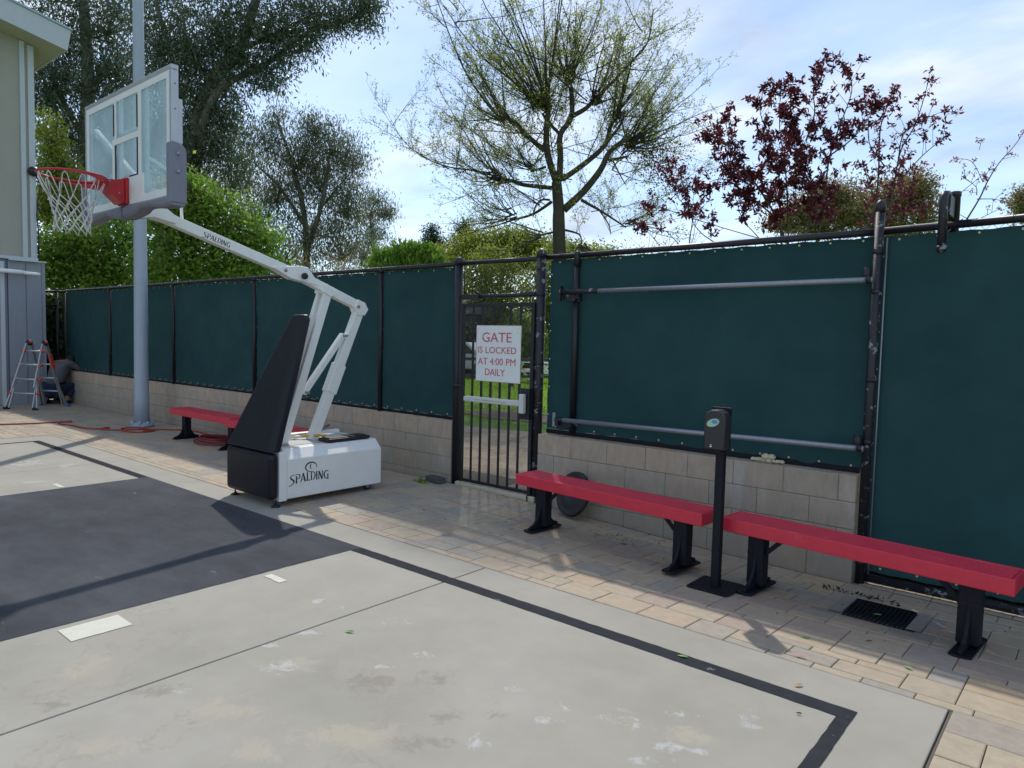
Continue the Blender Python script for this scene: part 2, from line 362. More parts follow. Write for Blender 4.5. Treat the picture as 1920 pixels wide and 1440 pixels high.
EUC_D_AT=(-33.23,26.94)
EUC_D_C=[(-0.11,9.68,0.89,0.51,1),(-0.57,8.89,0.89,0.63,1),(0.53,8.76,0.44,0.32,1),(-0.24,7.82,0.95,0.95,2),(-0.85,6.56,1.11,0.95,2)]
EUC_D_L=[([(-0.12,-2.57),(-0.22,6.26),(-0.41,8.74),(0.21,9.62)],0.1,0.03)]
GRN_A_AT=(-24.34,8.29)
GRN_A_C=[(-0.78,4.13,0.75,0.58,5),(0.38,4.24,0.75,0.50,5),(-0.46,3.49,1.00,0.58,8),(0.86,3.52,1.00,0.58,7),(1.37,4.51,0.50,0.50,3),(-1.13,3.15,0.42,0.42,2),(0.36,3.02,1.33,0.33,6)]
GRN_A_L=[([(0.14,-0.8),(0.09,1.86),(-0.13,3.5),(-0.61,4.3)],0.1,0.04),
 ([(0.09,1.86),(0.7,3.52),(1.03,4.34)],0.08,0.03)]
GRN_B_AT=(-20.56,10.16)
GRN_B_C=[(-0.14,5.9,0.40,0.32,2),(-0.45,5.35,0.71,0.48,4),(0.33,5.29,0.71,0.48,4),(-1.08,4.87,0.63,0.56,3),(-0.14,4.58,0.95,0.56,6),(0.8,4.68,0.71,0.48,4),(1.58,4.39,0.56,0.35,3),(1.97,4.32,0.35,0.22,1),(-0.93,3.94,0.79,0.56,4),(0.32,3.82,0.95,0.56,6),(1.43,3.69,0.95,0.48,5),(-0.46,3.25,1.11,0.40,6),(1.11,3.21,1.27,0.29,6),(-1.25,3.16,0.63,0.40,3)]
GRN_B_L=[([(-0.48,-0.62),(-0.39,1.92),(-0.54,3.49),(-0.77,4.72),(-1.24,5.02)],0.12,0.04),
 ([(-0.39,2.08),(0.32,3.66),(0.8,4.61),(1.74,4.4)],0.1,0.03),
 ([(-0.47,3.17),(-0.14,4.58),(-0.14,5.82)],0.08,0.03)]
YEL_A_AT=(-29.52,9.17)
YEL_A_C=[(-0.16,8.4,0.43,0.79,2),(0.11,7.27,0.59,0.79,3),(0.48,6.14,0.69,0.69,3),(-0.3,5.93,0.49,0.79,3),(1.05,5.39,0.49,0.49,2)]
YEL_A_L=[([(0.06,-1.27),(0.05,3.82),(0.0,6.7),(-0.16,8.59)],0.1,0.03)]
LIM_AT=(-12.91,11.36)
LIM_C=[(-0.48,3.34,0.23,0.18,2),(-0.03,3.46,0.33,0.23,4),(0.41,3.44,0.28,0.21,3),(0.67,3.35,0.15,0.13,1),(-0.03,3.13,0.77,0.21,5)]
LIM_L=[]
YG_A_AT=(-25.13,28.52)
YG_A_C=[(-0.98,6.66,1.29,0.46,4),(0.44,6.84,1.15,0.63,4),(1.58,6.72,1.00,0.57,4),(-0.11,5.98,2.01,0.57,7),(-2.38,5.92,1.15,0.43,3),(1.32,5.73,1.72,0.57,5),(3.58,6.35,1.44,0.52,3),(2.45,6.04,1.44,0.57,3),(5,6.24,1.15,0.40,2)]
YG_A_L=[([(0.36,-2.01),(0.2,4.86),(0.01,6.82)],0.12,0.04)]
OLV_A_AT=(-8.64,26.70)
OLV_A_C=[(-0.81,6,0.69,0.39,3),(-0.06,6.5,0.69,0.59,4),(0.89,7,0.79,0.59,5),(0.55,6.03,0.98,0.49,5),(1.69,6.44,0.79,0.69,5)]
OLV_A_L=[([(0.7,-0.58),(0.44,4.49),(0.51,6.8)],0.1,0.04)]
OLV_B_AT=(-5.85,27.73)
OLV_B_C=[(-0.84,6.46,0.76,0.76,5),(0.07,6.85,0.76,0.76,5),(0.69,7.23,0.53,0.53,3),(0.94,6.32,0.53,0.57,3),(-0.05,5.74,1.13,0.47,5)]
OLV_B_L=[([(0.5,-0.42),(0.21,4.45),(0.08,6.66)],0.1,0.04)]
OLV_C_AT=(-2.04,27.01)
OLV_C_C=[(-0.37,6.22,0.27,0.33,2),(-0.13,5.91,0.42,0.33,3),(0.26,6.16,0.50,0.50,3)]
OLV_C_L=[([(0.38,-0.08),(-0.07,5.02),(-0.23,6.15)],0.08,0.04)]
DRK_A_AT=(-34.37,33.82)
DRK_A_C=[(-1.03,8.45,0.44,0.58,2),(-0.84,7.67,0.80,0.58,3),(1.11,8.85,0.44,0.51,2),(1.2,7.97,0.73,0.65,3),(-1.73,7.36,0.73,0.44,2)]
DRK_A_L=[([(0.26,-3.04),(-0.28,6.33),(-0.96,8.45)],0.12,0.04)]
BARE_AT=(-24.86,18.30)
BARE_C=[]
BARE_L=[]
# ================================================================ materials
M_conc=mat('concrete',(.355,.336,.29),.85,col2=(.305,.29,.245),vscale=.9,vlo=.4,vhi=.66,var=.06,bump=.25,bscale=180,wcol=None)
def extra_stains(m):   # sandy worn patches with darker rims, and pale blooms
    t=m.node_tree; b=t.nodes['Principled BSDF']; src=b.inputs['Base Color'].links[0].from_socket
    tc_=t.nodes.new('ShaderNodeTexCoord'); n=t.nodes.new('ShaderNodeTexNoise'); n.inputs['Scale'].default_value=1.5; n.inputs['Detail'].default_value=5; n.inputs['Roughness'].default_value=.62; n.inputs['Distortion'].default_value=.3
    mp_=t.nodes.new('ShaderNodeMapping'); mp_.inputs['Location'].default_value=(7.3,2.2,0); t.links.new(tc_.outputs['Object'],mp_.inputs[0]); t.links.new(mp_.outputs[0],n.inputs['Vector'])
    fine=t.nodes.new('ShaderNodeTexNoise'); fine.inputs['Scale'].default_value=38; fine.inputs['Detail'].default_value=3; t.links.new(tc_.outputs['Object'],fine.inputs['Vector'])
    r=t.nodes.new('ShaderNodeValToRGB'); e=r.color_ramp.elements
    e[0].position=.555; e[0].color=(0,0,0,1); e[1].position=.60; e[1].color=(1,1,1,1); k=e.new(.575); k.color=(.9,.9,.9,1); k=e.new(.59); k.color=(.25,.25,.25,1)
    e[-1].color=(.12,.12,.12,1)
    t.links.new(n.outputs[0],r.inputs[0])
    fr=t.nodes.new('ShaderNodeMapRange'); fr.inputs[1].default_value=.38; fr.inputs[2].default_value=.6; t.links.new(fine.outputs[0],fr.inputs[0])
    # only on the worn part of the slab in front of the free throw area (a real, fixed area)
    sx=t.nodes.new('ShaderNodeSeparateXYZ'); t.links.new(tc_.outputs['Object'],sx.inputs[0])
    ar=t.nodes.new('ShaderNodeMapRange'); ar.inputs[1].default_value=2.9; ar.inputs[2].default_value=1.6; t.links.new(sx.outputs[1],ar.inputs[0])
    m1=t.nodes.new('ShaderNodeMath'); m1.operation='MULTIPLY'; t.links.new(r.outputs[0],m1.inputs[0]); t.links.new(fr.outputs[0],m1.inputs[1])
    m2=t.nodes.new('ShaderNodeMath'); m2.operation='MULTIPLY'; t.links.new(m1.outputs[0],m2.inputs[0]); t.links.new(ar.outputs[0],m2.inputs[1])
    m3=t.nodes.new('ShaderNodeMath'); m3.operation='MULTIPLY'; t.links.new(m2.outputs[0],m3.inputs[0]); m3.inputs[1].default_value=.45
    q=t.nodes.new('ShaderNodeMix'); q.data_type='RGBA'; t.links.new(m3.outputs[0],q.inputs[0]); t.links.new(src,q.inputs[6]); q.inputs[7].default_value=(.25,.225,.165,1)
    # sandy tint where noise high
    r2=t.nodes.new('ShaderNodeMapRange'); r2.inputs[1].default_value=.57; r2.inputs[2].default_value=.66; t.links.new(n.outputs[0],r2.inputs[0])
    m4=t.nodes.new('ShaderNodeMath'); m4.operation='MULTIPLY'; t.links.new(r2.outputs[0],m4.inputs[0]); t.links.new(ar.outputs[0],m4.inputs[1])
    m5=t.nodes.new('ShaderNodeMath'); m5.operation='MULTIPLY'; t.links.new(m4.outputs[0],m5.inputs[0]); m5.inputs[1].default_value=.4
    q2=t.nodes.new('ShaderNodeMix'); q2.data_type='RGBA'; t.links.new(m5.outputs[0],q2.inputs[0]); t.links.new(q.outputs[2],q2.inputs[6]); q2.inputs[7].default_value=(.37,.335,.265,1)
    t.links.new(q2.outputs[2],b.inputs['Base Color'])
extra_stains(M_conc)
STAINS=[(-2.78,1.45,0.17,0.12,0.74,'s'),(-2.91,1.91,0.15,0.08,0.75,'s'),(-2.25,1.67,0.23,0.11,0.74,'s'),(-3.34,1.00,0.09,0.06,0.75,'d'),(-3.11,1.34,0.14,0.07,0.75,'d'),(-2.52,2.02,0.15,0.11,0.75,'d'),(-2.32,2.27,0.10,0.08,0.75,'d'),(-2.05,2.04,0.08,0.07,0.74,'d'),(-1.98,1.86,0.13,0.07,0.74,'d'),(-1.90,2.21,0.06,0.04,0.74,'d'),(-3.61,1.21,0.12,0.17,0.75,'s'),(-1.49,2.56,0.10,0.08,0.74,'s'),(-1.21,2.62,0.11,0.09,0.74,'s'),(-2.85,1.02,0.18,0.10,0.74,'s'),(-2.40,1.39,0.16,0.07,0.74,'s'),(-2.94,2.54,0.08,0.05,0.76,'w'),(-2.57,2.38,0.06,0.03,0.75,'w'),(-2.95,1.83,0.10,0.05,0.75,'w'),(-2.00,2.43,0.05,0.03,0.75,'w'),(-1.52,2.57,0.08,0.04,0.74,'w'),(-1.43,2.57,0.02,0.06,0.74,'w'),(-1.72,2.31,0.05,0.04,0.74,'w'),(-1.72,2.45,0.03,0.04,0.75,'w'),(-1.08,2.92,0.04,0.05,0.74,'w'),(-1.32,2.75,0.07,0.03,0.74,'w'),(-1.26,2.35,0.06,0.04,0.74,'w'),(-1.24,2.49,0.06,0.03,0.74,'w'),(-1.13,2.55,0.05,0.02,0.74,'w'),(-1.81,2.00,0.04,0.04,0.74,'w'),(-3.53,2.44,0.04,0.04,0.76,'w'),(-3.35,2.50,0.03,0.03,0.76,'w'),(-3.18,2.15,0.06,0.03,0.76,'w'),(-3.19,1.93,0.04,0.03,0.75,'w'),(-3.05,1.40,0.04,0.03,0.75,'w'),(-9.58,2.63,0.14,0.19,0.84,'w'),(-9.20,2.95,0.08,0.15,0.83,'w'),(-8.45,2.36,0.15,0.06,0.82,'w'),(-4.05,1.16,0.03,0.02,0.76,'w'),(-2.58,2.18,0.06,0.02,0.75,'w'),]
def spot_stains(m):   # the slab's own blooms, sandy worn spots and dark scuffs, each at its place on the slab
    t=m.node_tree; b=t.nodes['Principled BSDF']; cur=b.inputs['Base Color'].links[0].from_socket
    tc_=t.nodes.new('ShaderNodeTexCoord')
    n=t.nodes.new('ShaderNodeTexNoise'); n.inputs['Scale'].default_value=6; n.inputs['Detail'].default_value=7; n.inputs['Roughness'].default_value=.68; n.inputs['Distortion'].default_value=2.2; t.links.new(tc_.outputs['Object'],n.inputs['Vector'])
    n2=t.nodes.new('ShaderNodeTexNoise'); n2.inputs['Scale'].default_value=45; n2.inputs['Detail'].default_value=4; n2.inputs['Roughness'].default_value=.75; t.links.new(tc_.outputs['Object'],n2.inputs['Vector'])
    for kind,colr,amt in (('s',(.40,.36,.285,1),.75),('d',(.20,.18,.14,1),.5),('w',(.54,.55,.57,1),.5)):
        acc=None
        for (x,y,ra,rb,an,k) in STAINS:
            if k!=kind: continue
            mp_=t.nodes.new('ShaderNodeMapping'); mp_.vector_type='TEXTURE'; mp_.inputs['Location'].default_value=(x,y,0); mp_.inputs['Rotation'].default_value=(0,0,an); mp_.inputs['Scale'].default_value=(ra*(1.5 if kind=='w' else 1.35),rb*(1.5 if kind=='w' else 1.35),1)
            t.links.new(tc_.outputs['Object'],mp_.inputs[0])
            mz=t.nodes.new('ShaderNodeVectorMath'); mz.operation='MULTIPLY'; mz.inputs[1].default_value=(1,1,0); t.links.new(mp_.outputs[0],mz.inputs[0])
            l=t.nodes.new('ShaderNodeVectorMath'); l.operation='LENGTH'; t.links.new(mz.outputs[0],l.inputs[0])
            if acc is None: acc=l.outputs['Value']
            else:
                q=t.nodes.new('ShaderNodeMath'); q.operation='MINIMUM'; t.links.new(acc,q.inputs[0]); t.links.new(l.outputs['Value'],q.inputs[1]); acc=q.outputs[0]
        a=t.nodes.new('ShaderNodeMath'); a.operation='MULTIPLY_ADD'; t.links.new(n.outputs[0],a.inputs[0]); a.inputs[1].default_value=5.0 if kind=='w' else 3.4; t.links.new(acc,a.inputs[2])
        a2=t.nodes.new('ShaderNodeMath'); a2.operation='MULTIPLY_ADD'; t.links.new(n2.outputs[0],a2.inputs[0]); a2.inputs[1].default_value=(2.4 if kind=='w' else 1.6) if kind!='s' else .4; t.links.new(a.outputs[0],a2.inputs[2])
        r=t.nodes.new('ShaderNodeMapRange'); base=(3.95 if kind=='w' else 2.85 if kind=='d' else 2.3); r.inputs[1].default_value=base+(.25 if kind=='s' else .3); r.inputs[2].default_value=base-(.25 if kind=='s' else .35); r.inputs[3].default_value=0; r.inputs[4].default_value=amt; t.links.new(a2.outputs[0],r.inputs[0])
        q=t.nodes.new('ShaderNodeMix'); q.data_type='RGBA'; t.links.new(r.outputs[0],q.inputs[0]); t.links.new(cur,q.inputs[6]); q.inputs[7].default_value=colr; cur=q.outputs[2]
    t.links.new(cur,b.inputs['Base Color'])
spot_stains(M_conc)
M_key=mat('dark court paint',(.055,.058,.066),.95,spec=.12,col2=(.082,.086,.097),vscale=1.1,var=.22,bump=.3,bscale=220,wcol=(.20,.21,.23),wscale=6,wlo=.66,whi=.78,stretch=(.5,1,1))
M_line=mat('black court line',(.034,.036,.042),.95,spec=.12,var=.2,vscale=3,bump=.3,bscale=220,wcol=(.2,.215,.25),wscale=7,wlo=.64,whi=.7)
M_wline=mat('cream court paint',(.60,.59,.50),.7,var=.06,wcol=(.42,.42,.37),wscale=9,wlo=.66,whi=.7)
M_pave=mat('pavers',(.4,.33,.24),.75,attr='tone',attrcol=[(0,(.42,.35,.255)),(.3,(.39,.325,.24)),(.5,(.325,.295,.25)),(.66,(.36,.285,.225)),(.82,(.40,.325,.24)),(1,(.43,.33,.215))],col2=None,var=.13,vscale=5,bump=.7,bscale=120,wcol=(.40,.30,.19),wscale=2.4,wlo=.68,whi=.86)
M_grout=mat('paver sand',(.12,.105,.08),.95,var=.2,vscale=20)
M_soil=mat('bare soil path',(.40,.33,.25),.95,col2=(.27,.21,.15),vscale=3,var=.2,bump=.8,bscale=30)
M_ground=mat('lawn soil',(.12,.22,.025),.95,col2=(.16,.26,.035),vscale=1.2,var=.2)
M_grass=mat('grass',(.11,.24,.02),.6,attr='tone',attrcol=[(0,(.17,.33,.02)),(.6,(.28,.48,.04)),(1,(.42,.54,.08))],trans=.5)
M_cmu=mat('concrete block',(.4,.35,.29),.9,attr='tone',attrcol=[(0,(.52,.46,.385)),(.5,(.56,.475,.385)),(.75,(.60,.48,.375)),(1,(.64,.50,.38))],var=.15,vscale=4,bump=.9,bscale=160,wcol=(.68,.66,.64),wscale=3.4,wlo=.58,whi=.8,stretch=(1.2,1,.55))
for _n in M_cmu.node_tree.nodes:
    if _n.bl_idname=='ShaderNodeBump': _n.inputs['Distance'].default_value=.02
def add_low_stain(m,z0,z1,col,fac,nscale=3):   # damp, dirty band along the foot of a wall (a stain, follows the wall)
    t=m.node_tree; b=t.nodes['Principled BSDF']; src=b.inputs['Base Color'].links[0].from_socket
    tc_=t.nodes.new('ShaderNodeTexCoord'); sx=t.nodes.new('ShaderNodeSeparateXYZ'); t.links.new(tc_.outputs['Object'],sx.inputs[0])
    n=t.nodes.new('ShaderNodeTexNoise'); n.inputs['Scale'].default_value=nscale; n.inputs['Detail'].default_value=6
    mp_=t.nodes.new('ShaderNodeMapping'); mp_.inputs['Scale'].default_value=(1.5,1,.4); t.links.new(tc_.outputs['Object'],mp_.inputs[0]); t.links.new(mp_.outputs[0],n.inputs['Vector'])
    a=t.nodes.new('ShaderNodeMath'); a.operation='MULTIPLY_ADD'; t.links.new(n.outputs[0],a.inputs[0]); a.inputs[1].default_value=.6; t.links.new(sx.outputs[2],a.inputs[2])
    r=t.nodes.new('ShaderNodeMapRange'); r.inputs[1].default_value=z1+.3; r.inputs[2].default_value=z0+.3; t.links.new(a.outputs[0],r.inputs[0])
    f=t.nodes.new('ShaderNodeMath'); f.operation='MULTIPLY'; t.links.new(r.outputs[0],f.inputs[0]); f.inputs[1].default_value=fac
    q=t.nodes.new('ShaderNodeMix'); q.data_type='RGBA'; t.links.new(f.outputs[0],q.inputs[0]); t.links.new(src,q.inputs[6]); q.inputs[7].default_value=tuple(col)+(1,)
    t.links.new(q.outputs[2],b.inputs['Base Color'])
add_low_stain(M_cmu,0,.55,(.30,.265,.215),.45)
M_mortar=mat('mortar',(.22,.2,.175),.95,var=.15)
M_black=mat('black painted steel',(.012,.012,.019),.42,var=.25,vscale=8,bump=.15,bscale=90,wcol=(.1,.11,.13),wscale=11,wlo=.68,whi=.72)
M_blackworn=mat('worn black paint',(.014,.014,.02),.45,var=.25,vscale=8,bump=.3,bscale=60,wcol=(.22,.235,.26),wscale=13,wlo=.585,whi=.61)
M_blacks=mat('smooth black steel',(.006,.007,.014),.6,spec=.3,var=.2,bump=.1,bscale=90)
M_wire=mat('black vinyl wire',(.012,.012,.014),.5)
M_galv=mat('galvanised steel',(.30,.32,.37),.45,.55,var=.12,vscale=10,bump=.1)
M_fab=mat('green screen fabric',(.013,.054,.060),.85,col2=(.021,.071,.076),vscale=1.0,var=.1,bump=.25,bscale=420,trans=.05,spec=.3)
M_brass=mat('brass grommet',(.62,.58,.36),.35,.6)
M_red=mat('red bench coating',(.62,.028,.062),.38,var=.07,vscale=6,bump=.12,bscale=200,wcol=(.66,.10,.15),wscale=6,wlo=.6,whi=.8)
M_redm=mat('red rim paint',(.48,.015,.02),.35,var=.1)
M_white=mat('white powder coat',(.84,.85,.83),.38,var=.035,vscale=3,wcol=(.55,.52,.45),wscale=12,wlo=.69,whi=.74)
M_dull=mat('off white housing',(.62,.63,.62),.5,var=.05,wcol=(.35,.34,.33),wscale=14,wlo=.7,whi=.73)
M_vinyl=mat('black padding vinyl',(.008,.008,.014),.42,var=.2,vscale=5,bump=.5,bscale=14,spec=.35)
M_grey=mat('grey moulded padding',(.20,.21,.265),.55,var=.08,vscale=5)
M_alu=mat('aluminium frame',(.48,.5,.53),.4,.5,var=.06)
M_pole=mat('blue grey pole paint',(.36,.42,.50),.5,var=.05,vscale=2,bump=.06)
M_polebase=mat('pole base cover',(.30,.36,.44),.6,var=.15,vscale=9,wcol=(.55,.6,.66),wscale=14,wlo=.6,whi=.66)
M_ink=mat('dark logo ink',(.012,.02,.028),.6)
M_ink2=mat('pale logo ink',(.7,.72,.66),.6)
M_net=mat('net cord',(.68,.67,.66),.8,var=.08)
M_sign=mat('white sign enamel',(.80,.83,.84),.4,var=.03,vscale=3)
M_rust=mat('rusty sign edge',(.55,.42,.28),.7,col2=(.36,.16,.06),vscale=14,vlo=.5,vhi=.62)
M_signred=mat('red sign lettering',(.60,.10,.13),.5,wcol=(.66,.4,.42),wscale=18,wlo=.58,whi=.68)
M_wallp=mat('building panel',(.38,.37,.325),.75,var=.035,vscale=2,col2=(.35,.345,.305),stretch=(1,1,.3))
M_trim=mat('building trim',(.50,.55,.60),.6,var=.04)
M_soffit=mat('soffit',(.47,.455,.37),.7,var=.05)
M_cab=mat('grey cabinet panel',(.26,.285,.33),.6,var=.05,vscale=2,stretch=(1,1,.4))
M_glass=bpy.data.materials.new('backboard glass'); M_glass.use_nodes=True
_t=M_glass.node_tree; _b=_t.nodes['Principled BSDF']; _b.inputs['Base Color'].default_value=(.62,.76,.84,1); _b.inputs['Roughness'].default_value=.12
_tr=_t.nodes.new('ShaderNodeBsdfTransparent'); _tr.inputs[0].default_value=(.86,.95,.95,1); _ms=_t.nodes.new('ShaderNodeMixShader'); _n=_t.nodes.new('ShaderNodeTexNoise'); _n.inputs['Scale'].default_value=3; _n.inputs['Detail'].default_value=6
_mr=_t.nodes.new('ShaderNodeMapRange'); _mr.inputs[1].default_value=.35; _mr.inputs[2].default_value=.7; _mr.inputs[3].default_value=.60; _mr.inputs[4].default_value=.36; _tcc=_t.nodes.new('ShaderNodeTexCoord')
_t.links.new(_tcc.outputs['Object'],_n.inputs['Vector']); _t.links.new(_n.outputs[0],_mr.inputs[0]); _t.links.new(_mr.outputs[0],_ms.inputs[0]); _t.links.new(_b.outputs[0],_ms.inputs[1]); _t.links.new(_tr.outputs[0],_ms.inputs[2]); _t.links.new(_ms.outputs[0],_t.nodes['Material Output'].inputs[0])
# ================================================================ setting: ground
g=MB(); n=24
_N=48
for i in range(_N):
    pass
gm=MB(); gm.add([(-400,5.66,-.03),(400,5.66,-.03),(400,900,-.03),(-400,900,-.03)],[(0,1,2,3)]); gm.add([(-400,-300,-.2),(400,-300,-.2),(400,5.66,-.2),(-400,5.66,-.2)],[(0,1,2,3)])
struct(gm.build('ground',M_ground))
pth=MB(); pts=[(-9.5,5.7),(2,5.7),(2,8.6),(-4,9.4),(-7,9.7),(-9,9.3),(-13,9.9),(-14,8.6)]
pth.prism(pts,-.06,-.012,'z'); struct(pth.build('path',M_soil))
mul=MB(); mul.prism([(-10.8,10.9),(-9.5,10.6),(-7.3,10.9),(-6.8,11.8),(-8.2,12.3),(-10.2,11.9)],-.06,-.008,'z'); struct(mul.build('mulch_bed',mat('mulch',(.13,.09,.07),.95,col2=(.22,.15,.12),vscale=14,bump=.9,bscale=20)))
# court slab panels
s=MB()
for x0,x1 in ((-11.95,-9.12),(-9.112,-6.17),(-6.162,-3.236),(-3.228,-.445)):
    s.box(x0,x1,-6,3.61,-.12,0)
struct(s.build('court_slab',M_conc,bevel=.006,seg=2))
def sheet(name,m,rects,z=.003):
    k=MB(); rnd=random.Random(5)
    for x0,x1,y0,y1 in rects:   # painted by hand: edges wander a millimetre or two, with a nick here and there
        lx=(x1-x0)>(y1-y0); a0,a1,b0,b1=(x0,x1,y0,y1) if lx else (y0,y1,x0,x1); n=max(2,int((a1-a0)/.035)); vs=[]
        for i in range(n+1):
            a=a0+(a1-a0)*i/n
            j0=rnd.gauss(0,.001)+(rnd.uniform(.002,.006) if rnd.random()<.04 else 0); j1=rnd.gauss(0,.001)-(rnd.uniform(.002,.006) if rnd.random()<.04 else 0)
            if i in (0,n): j0=j1=0
            for b in (b0+j0,b1+j1): vs.append((a,b,z) if lx else (b,a,z))
        k.add(vs,[(2*i,2*i+1,2*i+3,2*i+2) if not lx else (2*i,2*i+2,2*i+3,2*i+1) for i in range(n)])
    return struct(k.build(name,m,fix=False))
sheet('court_key_paint',M_key,[(-7.9,-4.215,-3,3.295)])
sheet('court_boundary_lines',M_line,[(-11.46,-7.902,3.2,3.295),(-4.213,-.742,3.2,3.295),(-.803,-.742,-4,3.198),(-11.46,-11.40,-4,3.198)])
sheet('court_lane_marks',M_wline,[(-4.155,-3.955,1.263,1.56),(-4.155,-3.97,2.457,2.515),(-8.17,-7.94,2.455,2.50),(-8.17,-7.94,1.25,1.55),(-4.155,-3.97,.25,.31)])
# pavers: random ashlar on a 7.6 cm grid
def pavers():
    rnd=random.Random(11); U=.0765; mb=MB()
    sizes=[((4,3),6),((3,3),4),((2,3),3),((3,4),2),((4,2),2),((3,2),1.5),((2,2),.8)]
    def region(x0,x1,y0,y1,flip=False,skip=None):
        nx=int(round((x1-x0)/U)); ny=int(round((y1-y0)/U)); occ=np.zeros((nx,ny),bool)
        for i in range(nx):
            for j in range(ny-1,-1,-1):
                if occ[i,j]: continue
                opt=[]
                for (a,b),w in sizes:
                    if i+a<=nx and j-b+1>=0 and not occ[i:i+a,j-b+1:j+1].any(): opt.append(((a,b),w))
                if not opt:
                    a=1;b=1
                    while i+a<nx and a<3 and not occ[i+a,j]: a+=1
                    while j-b>=0 and b<3 and not occ[i:i+a,j-b].any(): b+=1
                else:
                    tt=rnd.random()*sum(w for _,w in opt)
                    for (a,b),w in opt:
                        tt-=w
                        if tt<=0: break
                occ[i:i+a,j-b+1:j+1]=True
                X0=x0+i*U;X1=x0+(i+a)*U;Y1=y0+(j+1)*U;Y0=y0+(j+1-b)*U
                Y0=max(Y0,y0)
                if skip and X1>skip[0]+.02 and X0<skip[1]-.02 and Y1>skip[2]+.02 and Y0<skip[3]-.02: continue
                mb.tone=rnd.choice([.02,.1,.2,.3,.3,.45,.5,.55,.66,.7,.8,.85]) if rnd.random()>.035 else .95
                j_=.0024; e=.0045; hz=rnd.uniform(-.0012,.0012)
                def z(x,y,d=0): return dip(x,y)+d+hz-.001
                A=[(X0+j_,Y0+j_),(X1-j_,Y0+j_),(X1-j_,Y1-j_),(X0+j_,Y1-j_)]; B=[(X0+j_+e,Y0+j_+e),(X1-j_-e,Y0+j_+e),(X1-j_-e,Y1-j_-e),(X0+j_+e,Y1-j_-e)]
                vs=[(x,y,z(x,y,-.02)) for x,y in A]+[(x,y,z(x,y,-.003)) for x,y in A]+[(x,y,z(x,y)) for x,y in B]
                mb.add(vs,[(0,1,5,4),(1,2,6,5),(2,3,7,6),(3,0,4,7),(4,5,9,8),(5,6,10,9),(6,7,11,10),(7,4,8,11),(8,9,10,11)])
    region(-17.95,3.2,3.618,5.48,skip=(-1.18,-.82,4.66,5.035))
    region(-.43,3.2,-1.5,3.617)
    region(-17.95,-11.96,-2.5,3.617)
    # strip running under the gate and the fence on the right
    region(-1.28,3.2,5.481,5.79)
    o=mb.build('paving',M_pave,fix=False); struct(o)
    b=MB()
    xs=[-18,-5.2,-4.6,-4,-3.4,-2.8,-2.2,-1.6,3.3]
    for y0,y1 in ((3.612,4.2),(4.2,4.8),(4.8,5.4),(5.4,6.2)):
        for i in range(len(xs)-1):
            x0,x1=xs[i],xs[i+1]; b.add([(x0,y0,dip(x0,y0)-.0085),(x1,y0,dip(x1,y0)-.0085),(x1,y1,dip(x1,y1)-.0085),(x0,y1,dip(x0,y1)-.0085)],[(0,1,2,3)])
    b.add([(-.44,-3,-.0085),(3.3,-3,-.0085),(3.3,3.612,-.0085),(-.44,3.612,-.0085)],[(0,1,2,3)])
    b.add([(-18,-3,-.0085),(-11.955,-3,-.0085),(-11.955,3.612,-.0085),(-18,3.612,-.0085)],[(0,1,2,3)])
    struct(b.build('paving_bed',M_grout,fix=False))
pavers()
th=MB(); th.box(-5.38,-4.28,5.47,5.66,-.1,.03)
struct(th.build('threshold',mat('threshold concrete',(.52,.47,.36),.85,var=.12,vscale=5,bump=.4),bevel=.01))
# ================================================================ block walls
def block_wall(name,label,x0,x1,top,nc,group,phase):
    r=thing(name,label,'wall',(x0,5.58,0),group)
    mb=MB(); rnd=random.Random(int(x0*10)); y0,y1=5.48,5.68; g_=.004
    for c in range(nc):
        z1=top-.2*c; z0=z1-.2; off=phase if c%2==0 else phase-.2
        xs=[x0]; x=x0+((off)%.4 or .4)
        if x-x0<.06: x+=.4
        while x<x1-.05: xs.append(x); x+=.4
        xs.append(x1)
        for a,b in zip(xs,xs[1:]):
            mb.tone=(rnd.uniform(.55,1) if c==0 else rnd.uniform(0,.75)); e=rnd.uniform(0,.0015)
            mb.box(a+(g_/2 if a>x0 else 0),b-(g_/2 if b<x1 else 0),y0-e,y1,z0+g_/2,z1-g_/2)
    mb.build('blocks',M_cmu,r,bevel=.006,seg=2)
    m=MB(); m.box(x0+.008,x1-.008,y0+.005,y1-.005,top-.2*nc,top-.008); m.build('mortar_joints',M_mortar,r)
    return r
block_wall('block_wall','long low tan block wall under the fence, stretching from the ladder to the gate',-17.55,-5.46,.678,4,'low block walls',.345)
block_wall('block_wall','short low tan block wall right of the gate, behind the two near red benches',-4.25,-1.33,.672,4,'low block walls',.0)
# ================================================================ fences
def chain(x0,x1,z0,z1,y,p=.036,r=.0017):
    k0=int((z1-z0)/p); A=[];B=[]; n=int((x1-x0)/p)
    i=np.arange(n)[:,None]; k=np.arange(k0)[None,:]
    a=x0+i*p+((k+i)%2)*p; b=x0+i*p+((k+1+i)%2)*p
    za=z0+k*p+0*i; zb=za+p; ya=y+(((k+i)%2)-.5)*.003
    yb=y+(((k+1+i)%2)-.5)*.003
    A=np.stack([a,ya,za],-1).reshape(-1,3); B=np.stack([b,yb,zb],-1).reshape(-1,3)
    return wires(A,B,r)
def post(mb,x,y,z0,z1,r,cap=True):
    mb.lathe([(r,z0),(r,z1)],(x,y,0),16)
    if cap: mb.lathe([(r*1.12,z1-.045),(r*1.14,z1-.005),(r*1.05,z1+.012),(r*.75,z1+.03),(r*.3,z1+.042),(.0001,z1+.044)],(x,y,0),16)
FL=thing('chain_link_fence','black chain link fence with round posts on the long wall left of the gate','fence',(-11.5,5.58,.67),'black chain link fences')
